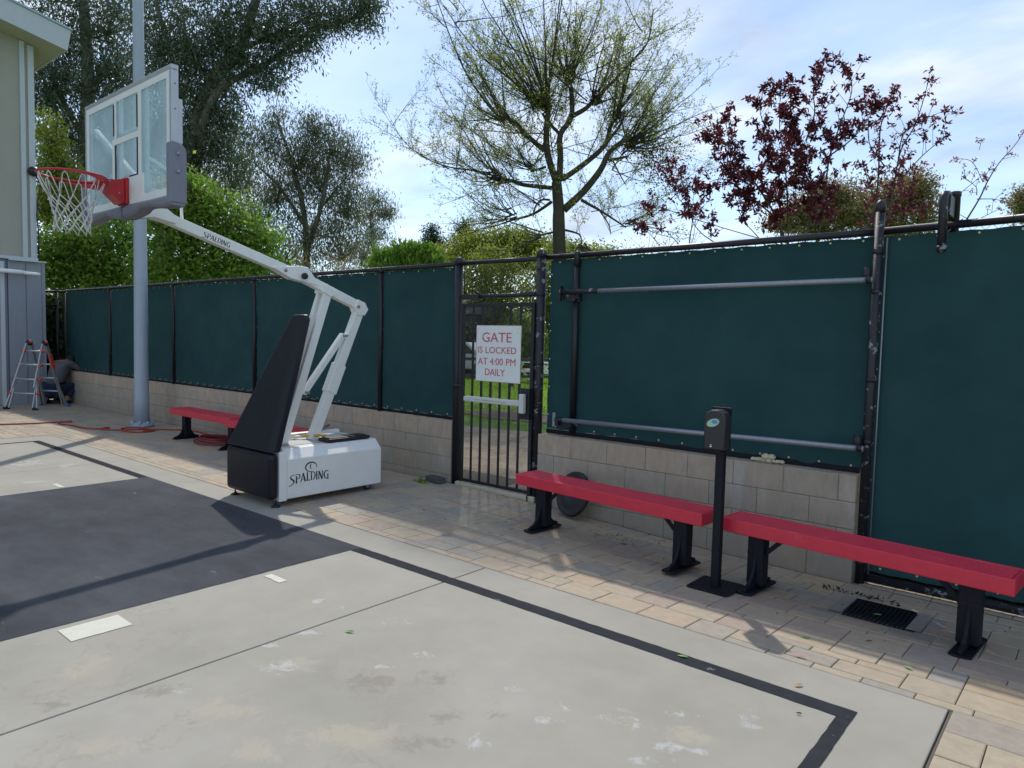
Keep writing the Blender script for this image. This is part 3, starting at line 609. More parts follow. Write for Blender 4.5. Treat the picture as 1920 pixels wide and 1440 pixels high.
for x in (-17.55,-15.06,-12.32,-9.69,-6.79):
    m=MB(); post(m,x,5.575,.672,2.40,.029,False); m.lathe([(.034,2.36),(.034,2.40)],(x,5.575,0),12); m.build('post',M_black,FL)
m=MB(); m.tube([(-17.6,5.575,2.405),(-11,5.575,2.402),(-5.46,5.575,2.40)],.025,12)
for x in np.arange(-17.3,-5.6,.31): m.tube([(x-.012,5.575+.027*math.cos(a),2.402+.027*math.sin(a)) for a in np.linspace(0,2*PI,9)][:-1],.0022,4,closed=True)
m.build('top_rail',M_black,FL)
V,F=chain(-17.5,-5.5,.69,2.46,5.622); npmesh('chain_mesh',V,F,M_wire,FL)
m=MB(); m.box(-17.5,-5.47,5.60,5.66,.675,.712); m.build('bottom_strip',M_blacks,FL)
FR=thing('chain_link_fence','black chain link fence with galvanised cross rails on the short wall right of the gate','fence',(-2.8,5.58,.67),'black chain link fences')
m=MB(); post(m,-3.905,5.575,.70,2.41,.031,False); m.lathe([(.036,2.30),(.036,2.42),(.03,2.44),(.0001,2.45)],(-3.905,5.575,0),14); m.build('post',M_black,FR)
m=MB(); m.tube([(-4.31,5.575,2.405),(-2.7,5.575,2.413),(-1.29,5.575,2.425)],.026,12)
for x in np.arange(-4.1,-1.35,.29): m.tube([(x+.02*math.sin(a),5.575+.028*math.cos(a),2.412+.028*math.sin(a)) for a in np.linspace(0,2*PI,9)][:-1],.0022,4,closed=True)
m.build('top_rail',M_black,FR)
V,F=chain(-4.26,-1.33,.70,2.44,5.628); npmesh('chain_mesh',V,F,M_wire,FR)
m=MB(); m.box(-4.24,-1.34,5.60,5.66,.674,.715); m.build('bottom_strip',M_blacks,FR)
for nm,z0,z1 in (('cross_rail',2.055,2.077),('cross_rail',.835,.875)):
    up=z0>1.5
    m=MB(); m.tube([(-3.98 if not up else -3.60,5.465,z0),(-1.29,5.465,z1)],.0215,12); ra=m.build(nm,M_galv,FR)
    if up:
        m=MB(); m.tube([(-4.0,5.465,z0-.001),(-3.59,5.465,z0+.002)],.025,12); m.build('rail_sleeve',M_blackworn,ra)
        m=MB(); m.box(-4.03,-3.995,5.44,5.49,1.975,2.11); m.build('latch_plate',M_blackworn,ra)
        m=MB(); m.box(-4.0,-3.83,5.49,5.515,1.99,2.025); m.box(-3.95,-3.86,5.485,5.61,1.97,2.045); m.build('clamp',M_blackworn,ra)
    else:
        m=MB(); m.box(-4.055,-4.025,5.45,5.47,.765,.90); m.build('latch_plate',M_galv,ra)
        m=MB(); m.box(-4.02,-3.985,5.44,5.49,.775,.85); m.box(-3.98,-3.86,5.485,5.61,.775,.83); m.tube([(-4.03,5.465,z0),(-3.94,5.465,z0)],.024,10); m.build('clamp',M_blackworn,ra)
    m=MB(); m.tube([(-1.33,5.465,z1+.0),(-1.30,5.465,z1+.0)],.03,10); m.tube([(-1.34,5.49,z1-.01),(-1.34,5.49,z1+.09)],.028,8); m.build('end_clamp',M_blackworn,ra)
FE=thing('chain_link_fence','tall black chain link fence reaching the ground, at the right edge of the photo','fence',(.6,5.58,-.1),'black chain link fences')
m=MB(); post(m,-1.284,5.535,-.14,2.60,.033); 
for z in (.02,.9,1.35,1.98,2.26): m.lathe([(.036,z),(.036,z+.035)],(-1.284,5.535,0),14)
m.build('gate_post',M_blackworn,FE)
m=MB(); post(m,4.2,5.575,-.14,2.56,.033); m.build('post',M_black,FE)
m=MB(); m.tube([(-1.27,5.575,2.425),(.4,5.575,2.47),(4.2,5.575,2.56)],.027,12)
for x in np.arange(-1.1,.6,.29): m.tube([(x+.02*math.sin(a),5.575+.03*math.cos(a),2.43+.026*(x+1.27)+.03*math.sin(a)) for a in np.linspace(0,2*PI,9)][:-1],.0022,4,closed=True)
m.build('top_rail',M_black,FE)
m=MB(); m.tube([(-1.25,5.555,-.075),(4.2,5.555,-.07)],.03,12); m.build('bottom_rail',M_blackworn,FE)
m=MB(); m.tube([(-1.235,5.56,-.05),(-1.235,5.56,2.38)],.006,8); m.build('tension_bar',M_galv,FE)
V,F=chain(-1.24,4.2,-.05,2.44,5.632); npmesh('chain_mesh',V,F,M_wire,FE)
# bent pipe guide above the right fence
m=MB(); 
BP=thing('pipe_bracket','bent black pipe bracket hooked over the top rail of the right fence','bracket',(-.87,5.6,2.4))
m.tube([(-.882,5.45,2.27),(-.886,5.45,2.56),(-.887,5.455,2.60),(-.886,5.475,2.625),(-.875,5.52,2.63)],[.027]*5,14); m.lathe([(.0001,2.235),(.02,2.24),(.032,2.258),(.034,2.28),(.028,2.285)],(-.882,5.45,0),14); m.build('hook_pipe',M_blackworn,BP)
m=MB(); m.box(-.90,-.85,5.49,5.66,2.49,2.63); m.build('arm',M_blackworn,BP,bevel=.006)
m=MB(); m.lathe([(.037,2.35),(.037,2.645),(.041,2.648),(.041,2.672),(.036,2.678),(.0001,2.68)],(-.862,5.70,0),16); m.build('back_post',M_black,BP)
# ---------------------------------------------------------------- windscreens
def screen(x0,x1,z0l,z1l,z0r,z1r,y,label,gz=.26,gx=.235,seed=0,gside=(1,1),gr=.0085):
    r=thing('windscreen',label,'windscreen',((x0+x1)/2,y,z0l),'green windscreen panels')
    nx=max(8,int((x1-x0)/.06)); nz=30; rnd=random.Random(seed); ph=[rnd.uniform(0,6) for _ in range(8)]
    def Y(x,z,u,v):
        e=min(1,min(v,1-v)*8+.15)*min(1,min(u,1-u)*8+.25)
        return y-.006*e*(math.sin(3.1*x+1.3*z+ph[0])+.8*math.sin(6*x-3.3*z+ph[1])+.5*math.sin(11*x+9*z+ph[2])+.25*math.sin(23*x-17*z+ph[5]))-.008*e*max(0,math.sin(2.2*(x+z)+ph[6]))**8*math.sin(9*(x-z))-.0035*math.exp(-((u-v*.8-.3)*6)**2)*math.sin(20*(u+v)+ph[3])-.004
    m=MB(); vs=[]
    P=lambda u,v:(x0+(x1-x0)*u+.004*math.sin(v*26+ph[4])*(1 if u in(0,1) else 0),(z0l+(z0r-z0l)*u)*(1-v)+(z1l+(z1r-z1l)*u)*v+(.004*math.sin(u*(x1-x0)/gx*2*PI) if v in (0,1) else 0))
    for i in range(nx+1):
        for j in range(nz+1):
            u,v=i/nx,j/nz; x,z=P(u,v); vs.append((x,Y(x,z,u,v),z))
    fs=[(i*(nz+1)+j,(i+1)*(nz+1)+j,(i+1)*(nz+1)+j+1,i*(nz+1)+j+1) for i in range(nx) for j in range(nz)]
    m.add(vs,fs,True); m.build('fabric',M_fab,r,fix=False)
    gp=[]
    n=max(2,int(round((x1-x0)/gx)))
    for i in range(n):
        u=(i+.5)/n; gp.append((u,1-.018/(z1l-z0l)*1.2)); gp.append((u,.014))
    nn=max(2,int(round((z1l-z0l)/gz)))
    for j in range(nn):
        v=(j+.5)/nn
        if gside[0]: gp.append((.018/(x1-x0),v))
        if gside[1]: gp.append((1-.018/(x1-x0),v))
    me=None
    for u,v in gp[:100]:
        x=x0+(x1-x0)*u; z=(z0l+(z0r-z0l)*u)*(1-v)+(z1l+(z1r-z1l)*u)*v
        if me is None:
            q=MB(); q.lathe([(gr*.42,-.001),(gr*.42,.001),(gr*.7,.0026),(gr,.001),(gr,-.001)],(0,0,0),12,'y'); o=q.build('grommet',M_brass,None); me=o
        else: o=me.copy(); COL.objects.link(o)
        o.parent=r; o.location=Vector((x,y-.0095,z))-r.location
    return r
bays=[(-17.5,-15.062,'leftmost green windscreen panel, beside the ladder corner'),(-15.058,-12.322,'green windscreen panel behind the tall grey light pole'),(-12.318,-9.692,'green windscreen panel above the left end of the far red bench'),(-9.688,-6.792,'green windscreen panel behind the basketball stand'),(-6.788,-5.50,'narrow wrinkled green windscreen panel just left of the gate')]
for i,(a,b,l) in enumerate(bays): screen(a,b,.715,2.372,.715,2.37,5.598,l,seed=i)
screen(-4.235,-1.287,.722,2.375,.70,2.392,5.604,'wide green windscreen panel behind the two galvanised rails',seed=9)
screen(-1.283,4.15,-.035,2.385,-.03,2.50,5.60,'tall green windscreen panel reaching the ground at the right edge',seed=10)
# ---------------------------------------------------------------- gate
m=MB(); post(m,-5.44,5.54,-.03,2.43,.044); m.lathe([(.048,1.05),(.048,1.09)],(-5.44,5.54,0),14); tag(m.build('gate_post',M_black),'black round gate post with dome cap, left of the gate','post','gate posts')
m=MB(); post(m,-4.305,5.54,-.06,2.45,.047)
for z in (.93,1.35,2.03,2.28): m.lathe([(.051,z),(.051,z+.02)],(-4.305,5.54,0),14)
tag(m.build('gate_post',M_blackworn),'scuffed black round gate post with dome cap, right of the gate','post','gate posts')
T=thing('gate_transom','chain link panel with two rails over the gate','transom',(-4.87,5.54,2.05))
m=MB(); m.tube([(-5.41,5.54,2.40),(-4.33,5.54,2.395)],.024,12); m.build('rail',M_black,T)
m=MB(); m.tube([(-5.38,5.53,2.035),(-4.36,5.53,2.045)],.021,12); rl=m.build('rail',M_black,T)
m=MB(); m.box(-5.37,-5.12,5.505,5.555,2.008,2.062); m.box(-5.13,-5.11,5.5,5.56,1.995,2.075); m.build('sleeve',M_blackworn,rl,bevel=.004)
m=MB(); m.tube([(-5.355,5.54,2.06),(-5.355,5.54,2.38)],.006,8); m.build('tension_bar',M_black,T)
V,F=chain(-5.36,-4.34,2.03,2.40,5.56,p=.034,r=.0027); npmesh('chain_mesh',V,F,M_wire,T)
G=thing('gate','black barred steel gate backed with wire mesh','gate',(-4.85,5.5,0))
m=MB(); w=.04
m.box(-5.335,-5.295,5.48,5.52,.04,1.965); m.box(-4.375,-4.335,5.48,5.52,-.03,1.965); m.box(-5.293,-4.377,5.481,5.519,1.925,1.964); m.box(-5.293,-4.377,5.481,5.519,.042,.08)
m.build('gate_frame',M_black,G,bevel=.003)
for x in (-5.17,-5.04,-4.91,-4.78,-4.65,-4.52): 
    m=MB(); m.box(x-.0095,x+.0095,5.49,5.509,.081,1.924); m.build('bar',M_black,G)
_a=[];_b=[]
for x in np.arange(-5.29,-4.38,.0115): _a.append((x,5.523,.05)); _b.append((x,5.523,1.95))
for z in np.arange(.05,1.95,.0115): _a.append((-5.295,5.525,z)); _b.append((-4.375,5.525,z))
V,F=wires(_a,_b,.0012); npmesh('wire_mesh',V,F,M_wire,G)
m=MB(); m.box(-4.455,-4.34,5.44,5.479,.80,1.11); m.build('lock_plate',M_black,G,bevel=.004)
m=MB(); m.box(-5.19,-4.44,5.405,5.445,.925,.985); pb=m.build('push_bar',M_dull,G,bevel=.012)
m=MB(); m.box(-4.435,-4.375,5.385,5.438,.86,1.055); m.build('bar_housing',M_dull,pb,bevel=.012)
m=MB(); m.box(-5.205,-5.165,5.40,5.478,.93,.98); m.build('bar_housing',M_dull,pb,bevel=.008)
m=MB(); m.box(-5.03,-4.62,5.4035,5.4045,.953,.957); m.build('seam',M_grey,pb)
m=MB(); m.lathe([(.007,-.05),(.007,.04)],(-4.355,5.46,-.0),10); m.lathe([(.02,-.055),(.02,-.045),(.01,-.03)],(-4.355,5.46,0),12); m.build('drop_bolt',M_black,G)
S=thing('sign','white metal sign with red lettering about locking the gate','sign',(-4.78,5.465,1.15))
m=MB(); m.box(-5.085,-4.482,5.462,5.465,1.153,1.73); m.build('sign_panel',M_sign,S,bevel=.001)
m=MB(); 
for a in ((-5.087,-4.480,5.4608,5.4662,1.7295,1.7335),(-5.087,-4.480,5.4608,5.4662,1.1495,1.1535),(-5.0885,-5.0845,5.4608,5.4662,1.154,1.729),(-4.4825,-4.4785,5.4608,5.4662,1.154,1.729)): m.box(*a)
m.build('sign_edge',M_rust,S)
text_obj('lettering','GATE',M_signred,-5.005,-4.605,1.56,1.66,5.4605,S)
text_obj('lettering','IS LOCKED',M_signred,-5.062,-4.538,1.445,1.512,5.4605,S)
text_obj('lettering','AT 4:00 PM',M_signred,-5.06,-4.545,1.325,1.395,5.4605,S)
text_obj('lettering','DAILY',M_signred,-4.955,-4.685,1.215,1.285,5.4605,S)
for x,z in ((-5.05,1.70),(-4.515,1.70),(-4.53,1.66)):
    m=MB(); m.lathe([(.0045,0),(.003,.002),(.0001,.0025)],(x,5.462,z),8,'y'); m.build('screw',M_rust,S)
# ================================================================ basketball stand
CX=-6.15
H=thing('portable_basketball_hoop','white wheeled basketball stand with black pads, long boom and glass backboard','basketball hoop',(CX,4.1,0))
# base: chamfered box, seen side X=-5.73
m=MB(); x0,x1=-6.57,-5.735; zc=.43; zt=.522
sec=[(x0,.062),(x1,.062),(x1,zc),(x1-.095,zt),(x0+.095,zt),(x0,zc)]
m.prism(sec,3.63,4.735,'y'); B=m.build('base',M_white,H,bevel=.008)
m=MB(); m.box(x0-.004,x1+.004,3.5465,3.626,.05,.505); m.build('front_frame',M_white,B,bevel=.006)
m=MB(); m.box(x0+.2,x1-.2,3.70,4.68,.5235,.526); m.build('tray',mat('tray grey',(.45,.46,.45),.7,var=.1),B)  # tray floor, a thin mottled grey sheet on the base top
m=MB(); m.box(x0+.10,x0+.17,3.66,4.70,.523,.565); m.build('tray_lip',M_white,B,bevel=.01)
lg=MB(); X=x1+.0012
def Pb(u,v,l): return (X+l,3.655+u,.195+v+.012*math.sin((u/.45)*PI))
logo(lg,'SPALDING',Pb,.082,.43); lo=lg.build('lettering',M_ink,B)
sw=MB(); c0=(3.885,.335)
def arcpts(rx,rz,a0,a1,c,n=16): return [(c[0]+rx*math.cos(R(a0+(a1-a0)*i/n)),c[1]+rz*math.sin(R(a0+(a1-a0)*i/n))) for i in range(n+1)]
def ribbon(mb,pts,w0,w1,X,th=.001):
    n=len(pts)
    for i in range(n-1):
        (ay,az),(by,bz)=pts[i],pts[i+1]; dy,dz=by-ay,bz-az; l=math.hypot(dy,dz); ny,nz=-dz/l,dy/l
        f=lambda k:(w0+(w1-w0)*math.sin(PI*k/(n-1)))/2
        a,b=f(i),f(i+1)
        q=[(ay+ny*a,az+nz*a),(by+ny*b,bz+nz*b),(by-ny*b,bz-nz*b),(ay-ny*a,az-nz*a)]
        mb.add([(X+th,y_,z_) for y_,z_ in q]+[(X,y_,z_) for y_,z_ in q],[(0,1,2,3),(0,4,5,1),(1,5,6,2),(2,6,7,3),(3,7,4,0)])
ribbon(sw,arcpts(.062,.045,-20,285,(c0[0],c0[1])),.003,.013,X); ribbon(sw,[(c0[0]+.0,c0[1]+.03),(c0[0]-.012,c0[1]+.012),(c0[0]+.0,c0[1]-.022)],.003,.012,X)
sw.build('emblem',M_ink,B)
for y,z in ((4.22,.495),):
    pass
# wheels + levelling feet
for x in (x0+.08,x1-.06):
    w=MB(); w.lathe([(.012,-.016),(.036,-.018),(.042,-.01),(.042,.01),(.036,.018),(.012,.016)],(x,4.60,.042),20,'x'); wo_=w.build('wheel',mat('wheel rubber',(.02,.02,.022),.6),H)
    w=MB(); w.lathe([(.0001,-.021),(.018,-.021),(.022,-.017),(.022,.017),(.018,.021),(.0001,.021)],(x,4.60,.042),14,'x'); w.build('hub',M_galv,wo_)
    w=MB(); w.lathe([(.007,.004),(.007,.07)],(x+(.03 if x>CX else -.0),3.53,0),10); w.lathe([(.042,.002),(.040,.012),(.018,.02),(.01,.03)],(x+(.03 if x>CX else -.0),3.53,0),16); w.build('levelling_foot',M_black,H)
# pads
def pad(name,front,thick,parent):   # front: list of (x,z,y) outline of the front face
    pass
m=MB(); m.box(x0+.035,x1+.006,3.452,3.545,.07,.50); p=m.build('base_pad',M_vinyl,H,bevel=.045,seg=4)
for f in p.data.polygons: f.use_smooth=False
# upper tapering pad leaning back with the posts
m=MB()
bl,br,tl,tr=x0+.02,x1+.004,CX-.13,CX+.10
def PY(z): return 3.455+(z-.51)*(4.0-3.455)/(1.79-.51)
loops=[]
for z,a,b in ((.51,bl,br),(.9,bl+(tl-bl)*.305,br+(tr-br)*.305),(1.35,bl+(tl-bl)*.656,br+(tr-br)*.656),(1.74,tl,tr),(1.79,tl+.03,tr-.03)):
    y=PY(z); t=.105 if z<1.75 else .08
    loops.append([(a,y+.03,z),(a+.03,y,z),(b-.03,y,z),(b,y+.03,z),(b,y+t,z),(a,y+t,z)])
vs=[v for l in loops for v in l]; fs=[tuple(range(6)),tuple(reversed(range(24,30)))]
for i in range(4):
    for j in range(6): fs.append((i*6+j,i*6+(j+1)%6,(i+1)*6+(j+1)%6,(i+1)*6+j))
m.add(vs,fs); m.build('post_pad',M_vinyl,H,bevel=.016,seg=3)
# posts
for dx in (-.055,.055):
    m=MB(); m.beam((CX+dx,3.80,.50),(CX+dx,4.31,2.02),.045,.085,up=(0,-1,.3)); m.build('front_post',M_white,H,bevel=.005)
m=MB(); m.beam((CX,4.17,.515),(CX,4.745,1.86),.075,.10,up=(0,-1,.4)); rp_=m.build('rear_post',M_white,H,bevel=.006)
m=MB(); m.beam((CX,4.375,.995),(CX,4.50,1.29),.10,.128,up=(0,-1,.4)); m.build('sleeve',M_white,rp_,bevel=.012)
m=MB(); m.beam((CX,4.07,1.0),(CX,4.545,1.60),.06,.055,up=(0,-1,.8)); st=m.build('strut',M_white,H,bevel=.005)
for a,b in (((CX+.02,4.535,1.59),.014),((CX+.02,4.08,1.01),.014)):
    m=MB(); m.lathe([(b,-.065),(b,.065)],a,10,'x'); m.build('bolt',M_galv,st)
# boom
m=MB(); A1=(CX,4.77,1.895); J=(CX,4.03,2.165); E_=(CX,2.56,2.595)
m.beam(A1,J,.085,.09); m.beam((CX,4.07,2.15),E_,.088,.088); bm_=m.build('boom',M_white,H,bevel=.006)
m=MB(); m.prism([(4.20,2.085),(4.16,2.16),(4.085,2.255),(3.98,2.262),(3.85,2.245),(3.72,2.235),(3.70,2.22),(3.9,2.13)],CX-.055,CX+.055,'x'); m.build('knuckle',M_white,bm_,bevel=.006)
m=MB(); m.lathe([(.0001,-.02),(.028,-.02),(.032,-.012),(.032,.012),(.0001,.016)],(CX+.075,4.03,2.165),8,'x',smooth=False); m.build('knob',M_black,bm_)
for y,z in ((3.83,2.205),(4.70,1.90),(4.36,2.04)):
    m=MB(); m.lathe([(.0001,-.012),(.017,-.01),(.017,.012),(.0001,.014)],(CX+.052,y,z),10,'x'); m.build('bolt',M_galv,bm_)
m=MB(); m.prism([(4.70,1.81),(4.79,1.81),(4.835,1.875),(4.79,1.945),(4.70,1.975),(4.66,1.89)],CX-.052,CX+.052,'x'); m.build('end_bracket',M_white,bm_,bevel=.004)
m=MB(); m.prism([(4.25,2.02),(4.33,1.98),(4.39,2.0),(4.37,2.06),(4.28,2.11)],CX-.09,CX+.09,'x'); m.build('pivot_bracket',M_white,bm_,bevel=.004)
lg=MB(); ang=math.atan2(2.165-2.595,4.03-2.56); X=CX+.0445
def Pa(u,v,l): return (X+l,3.02+u*math.cos(ang)-v*math.sin(ang),2.4605-.033+u*math.sin(ang)+v*math.cos(ang))
logo(lg,'SPALDING',Pa,.045,.26); lg.build('lettering',M_ink,bm_)
# board support
m=MB(); m.prism([(2.47,2.64),(2.47,2.50),(2.60,2.53),(2.78,2.50),(2.80,2.55),(2.68,2.63),(2.6,2.66)],CX-.075,CX+.075,'x'); m.build('head_bracket',M_white,H,bevel=.005)
m=MB(); m.tube([(CX+.0,2.86,2.54),(CX+.0,2.85,2.9),(CX,2.52,3.05)],.014,8); m.build('tilt_rod',M_white,H)
# backboard
bx0,bx1,bz0,bz1=-6.985,-5.318,2.565,3.535; Yb=2.4
BB=None
m=MB(); t=.035
m.box(bx0,bx1,Yb,Yb+.055,bz1-t,bz1); m.box(bx0,bx1,Yb,Yb+.055,bz0,bz0+t); m.box(bx0,bx0+t,Yb+.0005,Yb+.0545,bz0+t,bz1-t); m.box(bx1-t,bx1,Yb+.0005,Yb+.0545,bz0+t,bz1-t)
BB=m.build('backboard',M_alu,H,bevel=.004)
m=MB(); m.box(bx0+t,bx1-t,Yb+.006,Yb+.014,bz0+t,bz1-t); m.build('glass',M_glass,BB)
m=MB(); w=.05; z_=Yb+.003
a0,a1,c0_,c1_=bx0+t,bx1-t,bz0+t,bz1-t
m.box(a0,a1,z_,Yb+.0055,c1_-w,c1_); m.box(a0,a1,z_,Yb+.0055,c0_,c0_+w*1.1); m.box(a0,a0+w,z_,Yb+.0055,c0_+w*1.1,c1_-w); m.box(a1-w,a1,z_,Yb+.0055,c0_+w*1.1,c1_-w)
sqx0,sqx1,sqz0,sqz1=-6.40,-5.90,2.80,3.155; w=.045
m.box(sqx0,sqx1,z_,Yb+.0055,sqz1-w,sqz1)
m.box(sqx0,sqx0+w,z_,Yb+.0055,sqz0,sqz1-w); m.box(sqx1+.001,sqx1+.06,z_,Yb+.0055,c0_+.0555,c1_-.0505); m.box(sqx0+.045,sqx0+.085,z_,Yb+.0055,sqz1+.001,c1_-.0505)
m.build('white_border',M_white,BB)
m=MB(); w=.028
m.box(sqx0+.05,sqx0+.05+w,z_,Yb+.0055,sqz0,sqz1-.05); m.box(sqx1-w,sqx1,z_,Yb+.0055,sqz0,sqz1-.05); m.box(sqx1-.17,sqx1-w,z_,Yb+.0055,sqz0-.002,sqz0+w)
m.box(sqx0+.02,sqx0+.02+w,z_,Yb+.0055,sqz1+.03,bz1-.10); m.box(sqx1-w,sqx1,z_,Yb+.0055,sqz1+.03,bz1-.10)
m.build('target_lines',M_ink,BB)
m=MB()
for x in (-6.355,-5.865): m.box(x-.0,x+.055,Yb+.018,Yb+.054,bz0+t,bz1-t)
m.box(-6.298,-5.867,Yb+.019,Yb+.053,3.145,3.20)
m.beam((-6.90,Yb+.06,3.33),(-6.03,Yb+.075,2.78),.035,.04,up=(0,1,0)); m.beam((-5.45,Yb+.06,2.62),(-6.2,Yb+.075,2.78),.03,.035,up=(0,1,0))
m.build('rear_frame',M_white,BB,bevel=.003)
m=MB(); m.box(-6.30,-5.80,Yb+.001,Yb+.017,bz0+t,bz0+.25); m.build('mount_plate',M_white,BB,bevel=.002)
lg=MB()
def Pg(u,v,l): return (-5.64+u,Yb+.0052-l,2.685+v)
logo(lg,'SPALDING',Pg,.062,.26); lg.build('lettering',M_ink2,BB)
# grey padding: bottom in two wavy halves, and up the sides
def padding(x0,x1,side):
    m=MB(); n=14; vs=[]
    def outl(x):
        d=abs(x-CX); u=min(d/.83,1); return bz0-.035-.028*math.cos(u*PI*2.2)*.6-(.02 if u<.35 else 0), bz0+.028
    xs=[x0+(x1-x0)*i/n for i in range(n+1)]
    for x in xs:
        zb,zt_=outl(x)
        for y,z in ((Yb-.012,zt_),(Yb-.028,zt_-.02),(Yb-.028,zb+.02),(Yb-.01,zb),(Yb+.085,zb),(Yb+.10,zb+.02),(Yb+.10,zt_-.01),(Yb+.085,zt_)): vs.append((x,y,z))
    fs=[tuple(range(8)),tuple(reversed([n*8+j for j in range(8)]))]
    for i in range(n):
        for j in range(8): fs.append((i*8+j,i*8+(j+1)%8,(i+1)*8+(j+1)%8,(i+1)*8+j))
    m.add(vs,fs,False); return m
for sgn in (-1,1):
    e=bx1 if sgn>0 else bx0
    m=padding(CX+sgn*.012,e+sgn*.02,sgn)
    m.prism([(Yb-.027,bz0-.025),(Yb+.099,bz0-.025),(Yb+.099,bz0+.34),(Yb+.09,bz0+.375),(Yb+.068,bz0+.398),(Yb+.035,bz0+.41),(Yb-.01,bz0+.412),(Yb-.027,bz0+.40)],min(e-sgn*.03,e+sgn*.028),max(e-sgn*.03,e+sgn*.028),'x')
    pp=m.build('edge_padding',M_grey,BB,bevel=.024,seg=4)
    for z in (bz0+.20,bz0+.33):
        q=MB(); q.lathe([(.0001,-.002),(.016,-.002),(.016,.004),(.01,.009),(.0001,.010)],(e+sgn*.030,Yb+.035,z),10,'x'); q.build('bolt',M_galv,pp)
m=MB(); m.box(CX-.011,CX+.011,Yb-.02,Yb+.09,bz0-.05,bz0+.02); m.build('padding_joint',M_black,BB)
for x,z in ((bx1,3.50),(bx1,3.40),(bx1,3.22)):
    m=MB(); m.lathe([(.0001,-.001),(.007,-.001),(.005,.004),(.0001,.005)],(x+.001,Yb+.027,z),8,'x'); m.build('screw',M_galv,BB)
m=MB(); m.box(-5.335,-5.325,Yb+.056,Yb+.085,2.98,3.30); m.build('side_bracket',M_alu,BB)
# rim
rc=(CX,2.02,2.765); rr_=.229
m=MB(); m.tube([(rc[0]+rr_*math.cos(a),rc[1]+rr_*math.sin(a),rc[2]) for a in np.linspace(0,2*PI,49)][:-1],.0095,10,closed=True)
# wide plates hugging the back of the ring
n=14
for i in range(n):
    a0_=R(-22+224*i/n); a1_=R(-22+224*(i+1)/n)
    hw=lambda a:.012+.055*max(0,math.sin(a))**1.2
    P=lambda a,z:(rc[0]+(rr_+.006)*math.cos(a),rc[1]+(rr_+.006)*math.sin(a),rc[2]+z)
    Q=lambda a,z:(rc[0]+(rr_+.010)*math.cos(a),rc[1]+(rr_+.010)*math.sin(a),rc[2]+z)
    vs=[P(a0_,0),P(a1_,0),P(a1_,-hw(a1_)),P(a0_,-hw(a0_)),Q(a0_,0),Q(a1_,0),Q(a1_,-hw(a1_)),Q(a0_,-hw(a0_))]
    m.add(vs,[(0,1,2,3),(7,6,5,4),(0,4,5,1),(3,2,6,7)])
rim=m.build('rim',M_redm,H)
m=MB(); m.prism([(2.225,2.775),(2.30,2.78),(2.372,2.80),(2.372,2.615),(2.35,2.60),(2.28,2.66),(2.225,2.725)],CX-.075,CX+.075,'x'); m.box(CX-.085,CX+.085,2.373,2.398,2.60,2.81); m.box(CX-.055,CX+.055,2.19,2.226,2.735,2.775); br_=m.build('bracket',M_redm,rim,bevel=.005)
for y,z in ((2.255,2.76),(2.33,2.68)):
    q=MB(); q.lathe([(.0001,-.001),(.009,-.001),(.008,.005),(.0001,.006)],(CX+.076,y,z),8,'x'); q.build('bolt',M_galv,br_)
# net
m=MB(); rows=7; NC=12
def nr(k): return [.218,.19,.158,.140,.128,.122,.120,.128][k]
def nz_(k): return [0,-.09,-.165,-.215,-.265,-.315,-.365,-.42][k]
rnd=random.Random(4)
def NP(i,k,half):
    a=2*PI*(i+half*.5)/NC; r=nr(k); z=nz_(k); j=lambda: 0
    return (rc[0]+r*math.cos(a)+.006*math.sin(a*3+k),rc[1]+r*math.sin(a)+.006*math.cos(a*2+k*2),rc[2]-.012+z+.006*math.sin(a*2+k))
for i in range(NC):
    # top loops from each hook, crossing to neighbours
    a=2*PI*i/NC; hook=(rc[0]+rr_*.99*math.cos(a),rc[1]+rr_*.99*math.sin(a),rc[2]-.012)
    q=MB(); m.tube([(hook[0],hook[1],hook[2]+.006),hook],.005,5)
    for s_ in (1,-1):
        tgt=NP(i+(0 if s_>0 else -1),2,1); mid=[(hook[k]*.55+tgt[k]*.45) for k in range(3)]
        am=a+s_*.13; mid[0]=rc[0]+.20*math.cos(am); mid[1]=rc[1]+.20*math.sin(am)
        m.tube([hook,(rc[0]+.222*math.cos(a+s_*.07),rc[1]+.222*math.sin(a+s_*.07),hook[2]-.018),mid,tgt],.0036,6)
for k in range(2,7):
    for i in range(NC):
        h=(k+1)%2
        a=NP(i,k,h)
        b1=NP(i+(0 if h==0 else 1),k+1,1-h); b0=NP(i+(-1 if h==0 else 0),k+1,1-h)
        for b in (b0,b1):
            mid=[(a[q]+b[q])/2 for q in range(3)]; m.tube([a,mid,b],.0042,6)
        m.lathe([(.0001,-.009),(.007,-.004),(.007,.004),(.0001,.009)],a,6)
m.build('net',M_net,rim)
